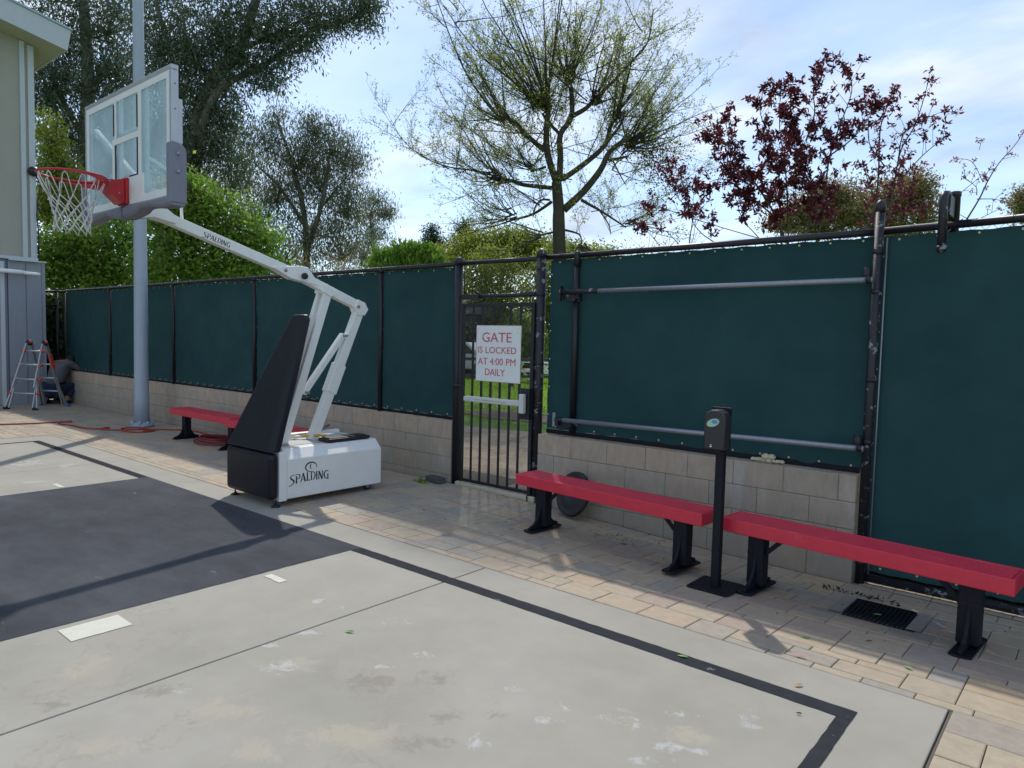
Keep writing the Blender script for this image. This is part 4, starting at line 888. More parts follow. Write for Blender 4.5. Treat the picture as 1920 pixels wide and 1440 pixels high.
# ================================================================ benches
def bench(label,cx,cy,L,D,rz,zg,tilt=0,group='red benches along the wall',hz=.435):
    r=thing('bench',label,'bench',(0,0,0),group)
    m=MB(); th=.092; h=hz; hl=L/2; hd=D/2
    # seat: deep edge channel with fine ribs on top
    m.box(-hl,hl,-hd,-hd+.022,h-th,h); m.box(-hl,hl,hd-.022,hd,h-th,h); m.box(-hl,-hl+.02,-hd+.0222,hd-.0222,h-th,h-.001); m.box(hl-.02,hl,-hd+.0222,hd-.0222,h-th,h-.001)
    se=m.build('seat',M_red,r,bevel=.006,seg=2)
    m=MB(); nr_=8; 
    for i in range(nr_):
        y=-hd+.03+(D-.06)*(i+.5)/nr_; w=(D-.06)/nr_*.33
        m.box(-hl+.021,hl-.021,y-w,y+w,h-.016,h-.002)
    for k in range(1,6):
        x=-hl+L*k/6; m.box(x-.012,x+.012,-hd+.023,hd-.023,h-.03,h-.006)
    m.build('slats',M_red,se,bevel=.002,seg=1)
    for s_ in (-1,1):
        x=s_*(hl-.215); m=MB()
        prof=[(-.045,h-th),(.045,h-th),(.05,.22),(.062,.15),(.085,.095),(.125,.055),(.185,.034),(.185,.012),(-.185,.012),(-.185,.034),(-.125,.055),(-.085,.095),(-.062,.15),(-.05,.22)]
        m.prism(prof,x-.012,x+.012,'x'); m.box(x-.055,x+.055,-.046,.046,.03,h-th-.001)
        m.box(x-.056,x+.056,-.0475,.0475,.235,.262)
        lg_=m.build('leg',M_blacks,r,bevel=.006)
        f=MB(); f.prism([(x-.055,-.185),(x-.03,-.20),(x+.03,-.20),(x+.055,-.185),(x+.055,.185),(x+.03,.20),(x-.03,.20),(x-.055,.185)],.0,.0135,'z'); f.build('foot_plate',M_blacks,lg_,bevel=.004)
        q=MB(); q.beam((x-s_*.05,0,.245),(x-s_*.19,0,h-th+.01),.03,.012,up=(0,1,0)); q.build('brace',M_blacks,lg_)
    r.location=(cx,cy,zg); r.rotation_euler=(0,tilt,rz); return r
bench('near red slatted bench just right of the gate, left of the dispenser stand',-2.945,4.722,1.77,.27,R(-3.6),-.025,.009,hz=.46)
bench('nearest red slatted bench at the right edge, right of the dispenser stand',-1.11,4.64,1.67,.27,R(-5.2),-.05,.002,hz=.47)
bench('far red bench with its left end near the tall grey pole',-9.75,4.90,1.78,.30,R(0),0,hz=.45)
bench('far red bench mostly hidden behind the basketball stand',-7.87,4.80,1.80,.30,R(1.5),0,hz=.45)
# ================================================================ dispenser stand
gd=-.045
D_=thing('hand_sanitizer_stand','black hand sanitizer dispenser on a slim square pole between the two near benches','dispenser',(-1.935,4.5,gd))
m=MB(); m.prism([(-2.085,4.375),(-2.07,4.36),(-1.805,4.36),(-1.79,4.375),(-1.79,4.64),(-1.805,4.655),(-2.07,4.655),(-2.085,4.64)],gd+.0,gd+.010,'z'); m.build('base_plate',M_blacks,D_,bevel=.002)
m=MB(); m.box(-1.963,-1.908,4.475,4.53,gd+.0105,.91); m.build('pole',M_blacks,D_,bevel=.004)
m=MB(); prof=[(-2.003,.905),(-1.867,.905),(-1.862,1.0),(-1.860,1.12),(-1.875,1.148),(-1.91,1.166),(-1.935,1.168),(-1.96,1.166),(-1.995,1.148),(-2.010,1.12),(-2.008,1.0)]
m.prism(prof,4.372,4.472,'y'); hb=m.build('dispenser',mat('dark dispenser plastic',(.028,.027,.033),.38,var=.06),D_,bevel=.012,seg=3)
m=MB(); m.box(-2.0,-1.865,4.474,4.484,.895,1.18); m.build('back_plate',M_blacks,hb,bevel=.003)
m=MB(); m.prism([(x_,z_) for x_,z_ in [(-1.944+.042*math.cos(a)+.008*math.sin(a),1.083+.028*math.sin(a)+.006*math.cos(a)) for a in np.linspace(0,2*PI,25)[:-1]]],4.3695,4.3718,'y'); em=m.build('emblem',mat('pale green emblem',(.30,.55,.50),.4,col2=(.42,.6,.38),vscale=18),hb)
m=MB(); m.prism([(-1.932+.020*math.cos(a),1.090+.013*math.sin(a)) for a in np.linspace(0,2*PI,17)[:-1]],4.3683,4.3694,'y'); m.build('emblem_swirl',mat('blue emblem swirl',(.10,.27,.50),.4),hb)
m=MB(); m.lathe([(.005,0),(.005,.001)],(-1.953,4.371,.936),8,'y'); m.box(-1.960,-1.946,4.3695,4.371,.922,.929); m.build('hand_symbol',M_ink2,hb)
m=MB(); m.box(-1.975,-1.89,4.39,4.47,.885,.904); m.build('nozzle',M_blacks,hb,bevel=.004)
# round black rubber base leaning on the wall
m=MB(); m.lathe([(.0001,.022),(.05,.024),(.06,.034),(.13,.034),(.15,.022),(.175,.03),(.195,.036),(.208,.026),(.212,.0),(.20,-.012),(.0001,-.012)],(0,0,0),40,'z')
rd=m.build('rubber_disc',mat('black rubber',(.02,.02,.023),.55,var=.15,vscale=6)); rd.location=(-3.70,5.34,.175); rd.rotation_euler=(R(72),0,R(-14)); tag(rd,'round black rubber disc leaning on the wall behind the bench right of the gate','rubber disc')
# drain grate
DG=thing('drain_grate','black metal drain grate in the pavers below the nearest bench','drain',(-1.0,4.85,-.09))
def dz(x,y): return dip(x,y)
z0=dz(-1,4.85)
m=MB(); m.add([(-1.18,4.66,z0-.006),(-.82,4.66,z0-.006),(-.82,5.035,z0-.006),(-1.18,5.035,z0-.006)],[(0,1,2,3)]); m.build('pit_shade',mat('drain shade black',(.01,.01,.01),.9),DG,fix=False)  # near-black sheet paints the darkness of a hollow under the bars
m=MB()
for x in np.arange(-1.172,-.815,.026): m.box(x,x+.009,4.665,5.03,z0-.003,z0+.008)
m.build('bars',M_blacks,DG)
m=MB()
for y in np.arange(4.665,5.035,.045): m.box(-1.178,-.822,y,y+.008,z0-.004,z0+.0065)
m.build('cross_bars',M_blacks,DG)
m=MB()
for i in range(9):
    for j in range(8):
        xa,ya=-1.47+i*.1,4.42+j*.11
        if -1.25<xa<-.81 and 4.6<ya<5.0: continue
        m.add([(x,y,dip(x,y)-.0045) for x,y in ((xa,ya),(xa+.1,ya),(xa+.1,ya+.11),(xa,ya+.11))],[(0,1,2,3)])
for a in ((-1.26,-1.182,4.665,5.09),(-.818,-.74,4.665,5.09),(-1.1815,-.8185,5.037,5.09)): m.add([(x,y,dip(x,y)+.0025) for x,y in ((a[0],a[2]),(a[1],a[2]),(a[1],a[3]),(a[0],a[3]))],[(0,1,2,3)])
m.build('concrete_collar',mat('collar concrete',(.27,.25,.22),.85,var=.15,vscale=6,bump=.4),DG,fix=False)
# dark brick by the wall left of the gate
m=MB(); m.box(-.115,.115,-.055,.055,0,.062); bk=m.build('brick',mat('dark grey brick',(.075,.072,.08),.85,var=.2,vscale=9,bump=.8,bscale=70),None,bevel=.01); bk.location=(-5.58,5.375,.001); bk.rotation_euler=(0,0,R(-6)); tag(bk,'loose dark grey brick on the pavers at the wall end left of the gate','brick')
# light pole
LP=thing('light_pole','tall pale blue grey light pole rising out of the photo','light pole',(-12.15,4.97,0))
m=MB(); m.lathe([(.118,0.0),(.112,.5),(.098,3),(.083,6),(.068,9.2)],(-12.15,4.97,0),24); m.build('pole',M_pole,LP)
m=MB(); m.lathe([(.0,.005),(.175,.005),(.18,.02),(.18,.045),(.15,.06),(.135,.075),(.121,.082)],(-12.15,4.97,0),24)
for k in range(8):
    a=k*PI/4+.2; m.lathe([(.026,.03),(.026,.085),(.015,.1),(.0001,.102)],(-12.15+.155*math.cos(a),4.97+.155*math.sin(a),0),8)
m.build('base_cover',M_polebase,LP)
m=MB(); m.tube([(-12.15,4.97,9.1),(-12.1,4.8,9.35),(-12.0,4.3,9.45)],.04,8); m.build('lamp_arm',M_pole,LP)
m=MB(); m.box(-12.15,-11.85,3.75,4.32,9.38,9.50); m.build('lamp_head',M_pole,LP,bevel=.04)
# ================================================================ building
BD=thing('building','beige panelled building with deep sloping roof edge and grey lower cladding, far left','building',(-17,1,0))
def zr(y): return 7.19-.207*(y-5.34)
m=MB(); m.prism([(-9,2.99),(4.90,2.99),(4.90,zr(4.9)-.002),(-9,zr(-9)-.002)],-27,-17.0,'x'); m.build('wall',M_wallp,BD)
m=MB()
for y0,y1 in ((4.66,4.745),(2.3,2.385),(-.1,-.015)): m.box(-16.999,-16.955,y0,y1,3.02,zr(y1)-.01)
m.box(-16.9985,-16.97,4.80,4.91,3.02,zr(4.91)-.02)
m.box(-16.9985,-16.95,-9,4.92,2.955,3.018)
m.build('wall_trim',M_trim,BD,bevel=.004)
m=MB(); m.prism([(-9,zr(-9)),(5.34,zr(5.34)),(5.34,zr(5.34)+.1),(-9,zr(-9)+.1)],-27.6,-16.45,'x'); m.build('soffit',M_soffit,BD)
m=MB(); m.prism([(-9,zr(-9)-.01),(5.34,zr(5.34)-.01),(5.41,zr(5.34)+.40),(-9,zr(-9)+.40)],-16.449,-16.40,'x'); m.prism([(5.342,zr(5.34)-.008),(5.412,zr(5.34)+.40),(5.37,zr(5.34)+.40),(5.30,zr(5.34)-.008)],-27.6,-16.45,'x'); fa=m.build('fascia',M_trim,BD)
m=MB(); m.prism([(-9,zr(-9)+.402),(5.43,zr(5.43)+.418),(5.43,zr(5.43)+.455),(-9,zr(-9)+.45)],-27.7,-16.37,'x'); m.build('roof',mat('roof metal edge',(.32,.44,.48),.4,.4),BD)
m=MB(); m.box(-27,-16.99,4.40,5.05,0,2.94); m.box(-16.989,-16.985,4.70,4.712,.02,2.93); lw=m.build('lower_cladding',M_cab,BD,bevel=.004)
m=MB(); m.box(-16.96,-16.9,4.40,5.06,2.93,2.955); m.build('cap_flashing',M_trim,lw)
m=MB(); m.box(-16.9845,-16.981,4.70,4.708,.02,2.92); m.box(-16.9845,-16.981,4.98,4.985,.02,2.92); m.build('panel_seams',mat('seam grey',(.12,.13,.15),.8),lw)  # thin dark strips along the panel joints
m=MB(); m.box(-27,-17.03,-9,4.39,0,2.95); m.build('recessed_wall',M_cab,BD)
m=MB(); m.box(-17.029,-16.97,4.26,4.335,.0,2.90); m.box(-17.029,-16.97,3.2,3.275,.0,2.90); dr=m.build('door_frame',M_trim,BD,bevel=.004)
m=MB(); m.box(-17.028,-17.0,3.28,4.255,.02,2.8); m.build('door',M_wallp,dr)
m=MB(); m.tube([(-16.80,1.5,2.72),(-16.80,4.35,2.70),(-16.80,4.60,2.695)],.045,12); m.tube([(-16.80,4.60,2.693),(-16.80,4.90,2.675)],.036,12); m.tube([(-16.80,2.0,2.72),(-17.02,2.0,2.72)],.02,8); m.tube([(-16.80,4.3,2.70),(-17.02,4.3,2.70)],.02,8); m.build('awning_pipe',M_white,BD)
m=MB(); m.lathe([(.0001,.11),(.05,.11),(.085,.08),(.10,.03),(.10,0)],(-16.96,4.86,4.76),18,'x'); bl_=m.build('alarm_bell',M_black,BD)
m=MB(); m.tube([(-16.93,4.9,4.7),(-16.93,4.98,4.5),(-16.93,4.93,4.2),(-16.93,4.90,3.9),(-16.93,4.93,3.5),(-16.93,4.92,3.02)],.014,6); m.build('cable',M_black,BD)
# ================================================================ ladder
Lr=thing('step_ladder','aluminium folding ladder with red joints standing open beside the grey building','ladder',(-16.22,4.66,0))
def rail(mb,a,b): mb.beam(a,b,.028,.062,up=(0,1,0))
M_lad=mat('ladder aluminium',(.50,.52,.55),.4,.5,var=.08); M_ladr=mat('red ladder joint',(.6,.06,.03),.5)
def LP_(x,y,z): return (-16.22+x,4.66+y,z)
for s_ in (-1,1):
    f=MB(); f.beam(LP_(s_*.17,-.05,1.27),LP_(s_*.225,-.36,.42),.028,.06,up=(0,1,0)); f.beam(LP_(s_*.20,-.17,.92),LP_(s_*.245,-.43,.03),.022,.05,up=(0,1,0)); f.beam(LP_(s_*.235,-.30,.5),LP_(s_*.33,-.43,.03),.022,.045,up=(0,1,0)); f.build('front_rail',M_lad,Lr)
    f=MB(); f.beam(LP_(s_*.16,.05,1.27),LP_(s_*.20,.43,.03),.028,.06,up=(0,1,0)); f.beam(LP_(s_*.20,.22,.55),LP_(s_*.27,.43,.03),.022,.05,up=(0,1,0)); f.build('rear_rail',mat('ladder grey aluminium',(.28,.29,.3),.5,.4,var=.1) if s_<0 else bpy.data.materials['ladder grey aluminium'],Lr)
    f=MB(); f.lathe([(.0001,-.03),(.055,-.03),(.06,-.015),(.06,.015),(.055,.03),(.0001,.03)],LP_(s_*.165,0,1.29),12,'x'); h_=f.build('hinge',M_black,Lr)
    f=MB(); f.lathe([(.0001,-.036),(.03,-.036),(.03,.036),(.0001,.036)],LP_(s_*.165,0,1.30),10,'x'); f.build('hinge_cap',M_ladr,h_)
    for y in (-.43,.43):
        f=MB(); f.box(LP_(s_*.30,0,0)[0]-.05,LP_(s_*.30,0,0)[0]+.03,4.66+y-.045,4.66+y+.045,0,.05); f.build('foot',M_black if y<0 else mat('blue ladder foot',(.05,.16,.3),.6),Lr,bevel=.008)
for k,(z,w) in enumerate(((1.13,.19),(.86,.22),(.58,.26),(.31,.29))):
    y=-.05-(1.27-z)/1.24*.38
    f=MB(); f.tube([LP_(-w,y,z),LP_(w,y,z)],.017,8); rg=f.build('rung',M_lad,Lr)
    for s_ in (-1,1):
        f=MB(); f.lathe([(.0001,-.03),(.03,-.03),(.03,.03),(.0001,.03)],LP_(s_*w,y-.01,z),10,'x'); f.build('rung_joint',M_ladr,rg)
for z in (.86,.58,.31):
    y=.05+(1.27-z)/1.24*.38
    f=MB(); f.tube([LP_(-.2,y,z),LP_(.2,y,z)],.017,8); f.build('rung',M_lad,Lr)
f=MB(); f.beam(LP_(.18,.115,1.06),LP_(.19,.20,.78),.031,.068,up=(0,1,0)); f.build('warning_label',M_ladr,Lr)
Lr.rotation_euler=(0,0,R(34.8))
# ================================================================ person
def skin(name,nodes,edges,m,parent,sub=2):
    me=bpy.data.meshes.new(name); bm=bmesh.new(); ly=bm.verts.layers.skin.verify(); vs=[]
    for i,(p,r) in enumerate(nodes):
        v=bm.verts.new(p); v[ly].radius=(r,r) if not isinstance(r,tuple) else r; v[ly].use_root=(i==0); vs.append(v)
    for a,b in edges: bm.edges.new((vs[a],vs[b]))
    bm.to_mesh(me); bm.free(); o=bpy.data.objects.new(name,me); COL.objects.link(o); o.parent=parent
    sk=o.modifiers.new('skin','SKIN'); sk.use_smooth_shade=True; ss=o.modifiers.new('sub','SUBSURF'); ss.levels=ss.render_levels=sub
    me.materials.append(m); return o
PR=thing('person','person in a grey shirt and blue jeans crouching behind the ladder, reaching into the ivy','person',(-16.78,5.12,0))
# local: +Y is where they face; z up
M_sk=mat('skin',(.33,.18,.11),.6); M_sh=mat('grey shirt',(.12,.115,.135),.9,var=.15,vscale=6); M_je=mat('blue jeans',(.012,.022,.055),.9,var=.2,vscale=8); M_hr=mat('dark hair',(.015,.012,.01),.7)
body=[((0,-.02,.36),.135),((0,.04,.52),.125),((0,.14,.70),.125),((0,.27,.84),.10),((0,.37,.87),.055),((0,.45,.87),.08),((0,.52,.90),.085),
 ((.19,.26,.84),.06),((.27,.42,.72),.045),((.30,.62,.66),.032),((.30,.70,.65),.028),
 ((-.19,.26,.84),.06),((-.25,.42,.66),.045),((-.20,.60,.58),.032),((-.19,.68,.57),.028),
 ((.12,0,.32),.09),((.20,.34,.40),.07),((.19,.10,.12),.052),((.19,.04,.05),.035),((.20,.20,.03),.03),
 ((-.12,0,.32),.09),((-.22,.30,.30),.07),((-.20,.02,.10),.052),((-.20,-.05,.05),.035),((-.21,.12,.03),.03)]
be=[(0,1),(1,2),(2,3),(3,4),(4,5),(5,6),(3,7),(7,8),(8,9),(9,10),(3,11),(11,12),(12,13),(13,14),(0,15),(15,16),(16,17),(17,18),(18,19),(0,20),(20,21),(21,22),(22,23),(23,24)]
k=len(body)
for s_,w0 in ((1,10),(-1,14)):
    wp=body[w0][0]
    for i,(dx,l) in enumerate(((-.03,.065),(-.012,.078),(.008,.08),(.026,.07))):
        a=len(body); body.append(((wp[0]+dx*.7,wp[1]+.045,wp[2]),.011)); body.append(((wp[0]+dx,wp[1]+.045+l*.6,wp[2]-.005),.008)); body.append(((wp[0]+dx,wp[1]+.045+l,wp[2]-.03),.007)); be+=[(w0,a),(a,a+1),(a+1,a+2)]
    a=len(body); body.append(((wp[0]-s_*.04,wp[1]+.03,wp[2]-.01),.011)); body.append(((wp[0]-s_*.055,wp[1]+.06,wp[2]-.02),.009)); be+=[(w0,a),(a,a+1)]
skin('body',body,be,M_sk,PR)
sc=lambda n,f:(n[0],n[1]*f)
skin('shirt',[sc(body[0],1.2),sc(body[1],1.3),sc(body[2],1.5),sc(body[3],1.9),sc(body[7],1.3),sc(body[8],1.3),sc(body[11],1.3),sc(body[12],1.3),((.285,.52,.69),.045),((-.225,.5,.62),.045)],[(0,1),(1,2),(2,3),(3,4),(4,5),(5,8),(3,6),(6,7),(7,9)],M_sh,PR)
skin('jeans',[((0,-.03,.33),.165),((.12,0,.31),.115),((.20,.34,.40),.085),((.19,.10,.12),.068),((-.12,0,.31),.115),((-.22,.30,.30),.085),((-.20,.02,.10),.068)],[(0,1),(1,2),(2,3),(0,4),(4,5),(5,6)],M_je,PR)
skin('hair',[((0,.40,.90),.09),((0,.46,.91),.105),((0,.53,.93),.10)],[(0,1)],M_hr,PR)
for s_ in (-1,1): skin('shoe',[((s_*.20,.0 if s_>0 else -.08,.045),.045),((s_*.20,.10,.04),.045),((s_*.205,.24 if s_>0 else .17,.035),.038)],[(0,1),(1,2)],M_black,PR,1)
PR.rotation_euler=(0,0,R(38))
# ================================================================ hoses
def hose(name,label,pts,r,m,z=.012,closed=False,smooth=3):
    P=[Vector((x,y,z+dip(x,y)+ (c if len(q)>2 else 0))) for q in pts for (x,y,c) in [(q[0],q[1],q[2] if len(q)>2 else 0)]]
    out=[]
    for i in range(len(P)-1):
        p0=P[max(i-1,0)];p1=P[i];p2=P[i+1];p3=P[min(i+2,len(P)-1)]
        for k in range(4):
            t=k/4; out.append(.5*((2*p1)+(-p0+p2)*t+(2*p0-5*p1+4*p2-p3)*t*t+(-p0+3*p1-3*p2+p3)*t**3))
    out.append(P[-1]); mb=MB(); mb.tube(out,r,8); return tag(mb.build(name,m),label,'hose')
M_hose=mat('red hose',(.36,.045,.03),.55,var=.15)
hose('garden_hose','thin red hose trailing across the pavers and looping round the light pole base',[(-13.95,2.8),(-13.66,3.385),(-13.5,3.77),(-13.47,4.085),(-13.46,4.33),(-13.38,4.31),(-13.45,4.17),(-13.2,4.1),(-12.857,4.166),(-12.4,4.2),(-12.2,4.33),(-12.28,4.5),(-12.15,4.45,.0),(-12.05,4.3,.01),(-11.85,4.50),(-11.75,4.78),(-11.6,4.93),(-11.42,4.82),(-11.42,4.6),(-11.6,4.45,.02),(-11.85,4.55,.02),(-11.85,4.75,.02),(-11.6,4.82,.02),(-11.5,4.72,.0),(-11.5,4.92,.01),(-11.35,5.15),(-11.1,5.3),(-10.6,5.3),(-10.2,5.2)],.0125,M_hose)
c=[]; rnd=random.Random(3)
for t in range(0,6*12+1):
    a=t/12*2*PI; rr=.30+.05*math.sin(a*.37)+rnd.uniform(-.01,.01)-.012*(t//12); c.append((-9.75+rr*1.1*math.cos(a),5.02+rr*.8*math.sin(a),.012*(t/12)))
hose('coiled_hose','coiled dark red hose under the far red bench left of the basketball stand',c,.012,mat('dark red hose',(.22,.03,.035),.5,var=.15))
# things lying in the tray of the stand
for i,(a,b,r,mm,l) in enumerate([((-6.30,3.86,.55),(-6.12,4.42,.56),.013,M_white,'white stick lying in the tray of the basketball stand, nearest the front'),
   ((-6.42,3.95,.545),(-6.02,4.25,.575),.013,mat('yellow tape',(.6,.42,.05),.6),'yellow taped stick lying crosswise in the tray of the basketball stand'),
   ((-6.2,4.15,.56),(-6.5,4.62,.60),.016,M_galv,'pale grey tube lying at the back of the tray of the basketball stand'),
   ((-6.5,3.8,.54),(-6.33,4.3,.55),.011,M_black,'thin black stick lying in the tray of the basketball stand')]):
    m=MB(); m.tube([a,b],r,8); m.tube([tuple(a[k]*.7+b[k]*.3 for k in range(3)),tuple(a[k]*.62+b[k]*.38 for k in range(3))],r*1.25,8); tag(m.build('stick',mm),l,'stick')
m=MB(); m.box(-6.04,-5.86,4.13,4.64,0,.03); m.prism([(-6.02,4.16),(-5.98,4.14),(-5.90,4.14),(-5.88,4.16),(-5.88,4.60),(-5.90,4.62),(-6.0,4.62),(-6.02,4.60)],.0302,.038,'z')
ld=m.build('lid',mat('black pebbled plastic',(.016,.016,.02),.5,bump=.3,bscale=40),None,bevel=.008); ld.location=(.03,.02,.531); tag(ld,'flat black plastic lid resting on the back of the basketball stand base','lid')
# cream stones on the wall behind the dispenser
rnd=random.Random(8); M_st=mat('cream stone',(.62,.55,.40),.8,var=.12,vscale=20)
for i in range(12):
    bm=bmesh.new(); bmesh.ops.create_icosphere(bm,subdivisions=2,radius=rnd.uniform(.016,.03)*(1.25 if 3<i<8 else 1))
    for v in bm.verts: v.co*=1+rnd.uniform(-.12,.12); v.co.z*=.75
    me=bpy.data.meshes.new('stone'); bm.to_mesh(me); bm.free(); me.materials.append(M_st)
    for p in me.polygons: p.use_smooth=True
    o=bpy.data.objects.new('stone',me); COL.objects.link(o); lay=(3<i<8); o.location=(-2.12+.021*i,5.565+rnd.uniform(-.02,.01),.688+(.03 if lay and i%2 else 0)); tag(o,'small cream stone in the heap on the wall top behind the dispenser','stone','cream stones on the wall')
# fallen leaves
def fleaf(x,y,c,l,s=.03,rz=0):
    m=MB(); m.add([(-s,0,0),(-s*.3,-s*.35,.003),(s*.5,-s*.28,.004),(s,0,.001),(s*.5,s*.28,.005),(-s*.3,s*.35,.003),(0,0,-.001)],[(0,1,6),(1,2,6),(2,3,6),(3,4,6),(4,5,6),(5,0,6)]); o=m.build('fallen_leaf',c,None,fix=False); o.location=(x,y,dip(x,y)+.006 if y>3.62 or x>-.44 else .006); o.rotation_euler=(0,0,rz); tag(o,l,'leaf','fallen leaves')
Lg=mat('green fallen leaf',(.12,.32,.05),.6); Ly=mat('tan fallen leaf',(.5,.36,.12),.7); Lp=mat('pink fallen petal',(.5,.25,.25),.7); Lb=mat('brown fallen leaf',(.10,.05,.04),.8)
fleaf(-3.03,2.30,Lg,'green leaf on the open concrete near the slab joint',.028,.5); fleaf(-1.56,3.264,Lg,'green leaf lying on the black boundary line',.03,.2); fleaf(-1.016,3.361,Ly,'curled tan leaf on the concrete beside the black line corner',.025,1)
fleaf(-1.194,4.022,Lg,'green leaf on the pavers below the dispenser pole and drain',.028,.1); fleaf(-.918,4.244,Lb,'dark brown leaf on the pavers in front of the drain grate',.02,.6); fleaf(-.677,3.992,Lg,'green leaf on the pavers left of the bench leg at the right edge',.026,-.4); fleaf(-1.12,3.70,Lp,'pink petal on the pavers at the concrete edge',.03,.2); fleaf(-1.0,4.8,Lg,'green leaf lying in the drain grate',.028,.3)
fleaf(-.93,3.1,Lb,'small dark leaf inside the corner of the black line',.014,.3)
fleaf(-4.75,4.43,Lb,'brown leaf on the pavers in front of the gate',.02,.3); fleaf(-4.62,1.0,Lp,'pink petal on the dark key paint',.018,.3)
# ================================================================ vegetation
RNG=np.random.default_rng(7)
M_bark=mat('sycamore bark',(.05,.043,.034),.95,col2=(.075,.068,.043),vscale=1.6,var=.2,bump=.8,bscale=25)
M_ebark=mat('eucalyptus bark',(.22,.19,.165),.9,col2=(.12,.095,.08),vscale=1.1,var=.15,bump=.5,bscale=15,stretch=(1,1,.25))
M_dbark=mat('dark bark',(.06,.05,.04),.95,var=.2)
M_pbark=mat('plum bark',(.085,.065,.065),.9,var=.2,vscale=6)
def leafmat(name,cols,trans=.45,rough=.55): return mat(name,cols[0][1],rough,attr='tone',attrcol=cols,trans=trans)
M_Lsyc=leafmat('young sycamore leaves',[(0,(.22,.28,.03)),(.6,(.36,.42,.06)),(1,(.48,.48,.12))],.6)
M_Ldead=leafmat('dry seed clusters',[(0,(.03,.024,.02)),(1,(.06,.045,.03))],.1)
M_Leuc=leafmat('eucalyptus leaves',[(0,(.04,.075,.045)),(.5,(.085,.13,.075)),(.8,(.14,.18,.10)),(1,(.20,.17,.07))],.42,.4)
M_Leuc2=leafmat('grey eucalyptus leaves',[(0,(.09,.12,.08)),(.5,(.16,.20,.125)),(.8,(.22,.24,.145)),(1,(.27,.21,.13))],.5,.45)
M_Lgrn=leafmat('fresh green leaves',[(0,(.08,.17,.015)),(.5,(.22,.37,.05)),(1,(.45,.56,.13))],.58)
M_Llime=leafmat('lime hedge leaves',[(0,(.10,.24,.02)),(1,(.28,.42,.06))],.5)
M_Lyg=leafmat('yellow green leaves',[(0,(.13,.19,.03)),(.6,(.27,.32,.045)),(1,(.42,.42,.08))],.55)
M_Lolv=leafmat('olive ochre leaves',[(0,(.14,.14,.06)),(.5,(.26,.23,.09)),(1,(.40,.27,.09))],.5)
M_Ldrk=leafmat('dark conifer leaves',[(0,(.025,.05,.025)),(1,(.06,.10,.03))],.25)
M_Lplum=leafmat('plum leaves',[(0,(.038,.005,.012)),(.5,(.11,.012,.025)),(.85,(.20,.028,.045)),(1,(.36,.15,.17))],.4,.4)
M_Livy=leafmat('ivy leaves',[(0,(.012,.03,.008)),(.7,(.035,.08,.015)),(1,(.12,.17,.03))],.3)
def unit(v): return v/(np.linalg.norm(v,axis=-1,keepdims=True)+1e-9)
def leaves(P,size,asp=.45,droop=None,sj=.35,rng=RNG):
    """one 4-corner leaf per point P (n,3); returns V,F"""
    n=len(P); ax=unit(rng.normal(size=(n,3))) if droop is None else unit(rng.normal(size=(n,3))*.45+np.array(droop))
    s=unit(np.cross(ax,unit(rng.normal(size=(n,3))))); nn=np.cross(ax,s)
    L=(size*(1+rng.uniform(-sj,sj,n)))[:,None]; w=L*asp
    V=np.stack([P,P+ax*L*.45+s*w*.5+nn*L*.05,P+ax*L,P+ax*L*.45-s*w*.5+nn*L*.05],1).reshape(-1,3)
    return V,np.arange(4*n).reshape(n,4)
def limbpts(L,w=None,seed=0):
    rnd=random.Random(seed); out=[]
    for i,(u,v) in enumerate(L): out.append(Vector((u,(w[i] if w else 0),v)))
    P=[]
    for i in range(len(out)-1):
        p0=out[max(i-1,0)];p1=out[i];p2=out[i+1];p3=out[min(i+2,len(out)-1)]
        for k in range(4):
            t=k/4; P.append(.5*((2*p1)+(-p0+p2)*t+(2*p0-5*p1+4*p2-p3)*t*t+(-p0+3*p1-3*p2+p3)*t**3))
    P.append(out[-1]); return P
BRN=3
class Tree:
    """local frame: x = across, y = depth, z = up; root rotated to YAW"""
    def __init__(s,name,label,at,group=None,cat='tree'):
        s.r=thing(name,label,cat,(at[0],at[1],0),group); s.mb=MB(); s.lv=[]; s.n=0; s.tone=[]; s.tips=[]
    def limb(s,P,r0,r1,n=7):
        k=len(P); s.mb.tube(P,[r0+(r1-r0)*i/(k-1) for i in range(k)],n)
    def finish(s,bark,parts,trunkname='trunk'):
        off=Vector(s.r.location)
        def add(o): o.parent=s.r
        if s.mb.v:
            o=s.mb.build(trunkname,bark,None,fix=False); add(o)
        for nm,V,F,m,t in parts:
            o=npmesh(nm,V,F,m,None,t); add(o)
        s.r.rotation_euler=(0,0,YAW); return s.r
def shoot(rnd,p,ang,tilt,L,r,curve,nseg=8,wob=.03):
    """ang: degrees from vertical in x-z plane (+ right), tilt: towards/away"""
    P=[Vector(p)]; a=R(ang); b=R(tilt); d=Vector((math.sin(a)*math.cos(b),math.sin(b),math.cos(a)*math.cos(b))); 
    for i in range(nseg):
        d=(d+Vector((0,0,curve/nseg))+Vector((rnd.gauss(0,wob),rnd.gauss(0,wob),rnd.gauss(0,wob)))).normalized(); P.append(P[-1]+d*L/nseg)
    return P
def cat(parts):
    V=[];F=[];n=0
    for v,f in parts: V.append(v);F.append(f+n);n+=len(v)
    return np.concatenate(V),np.concatenate(F)
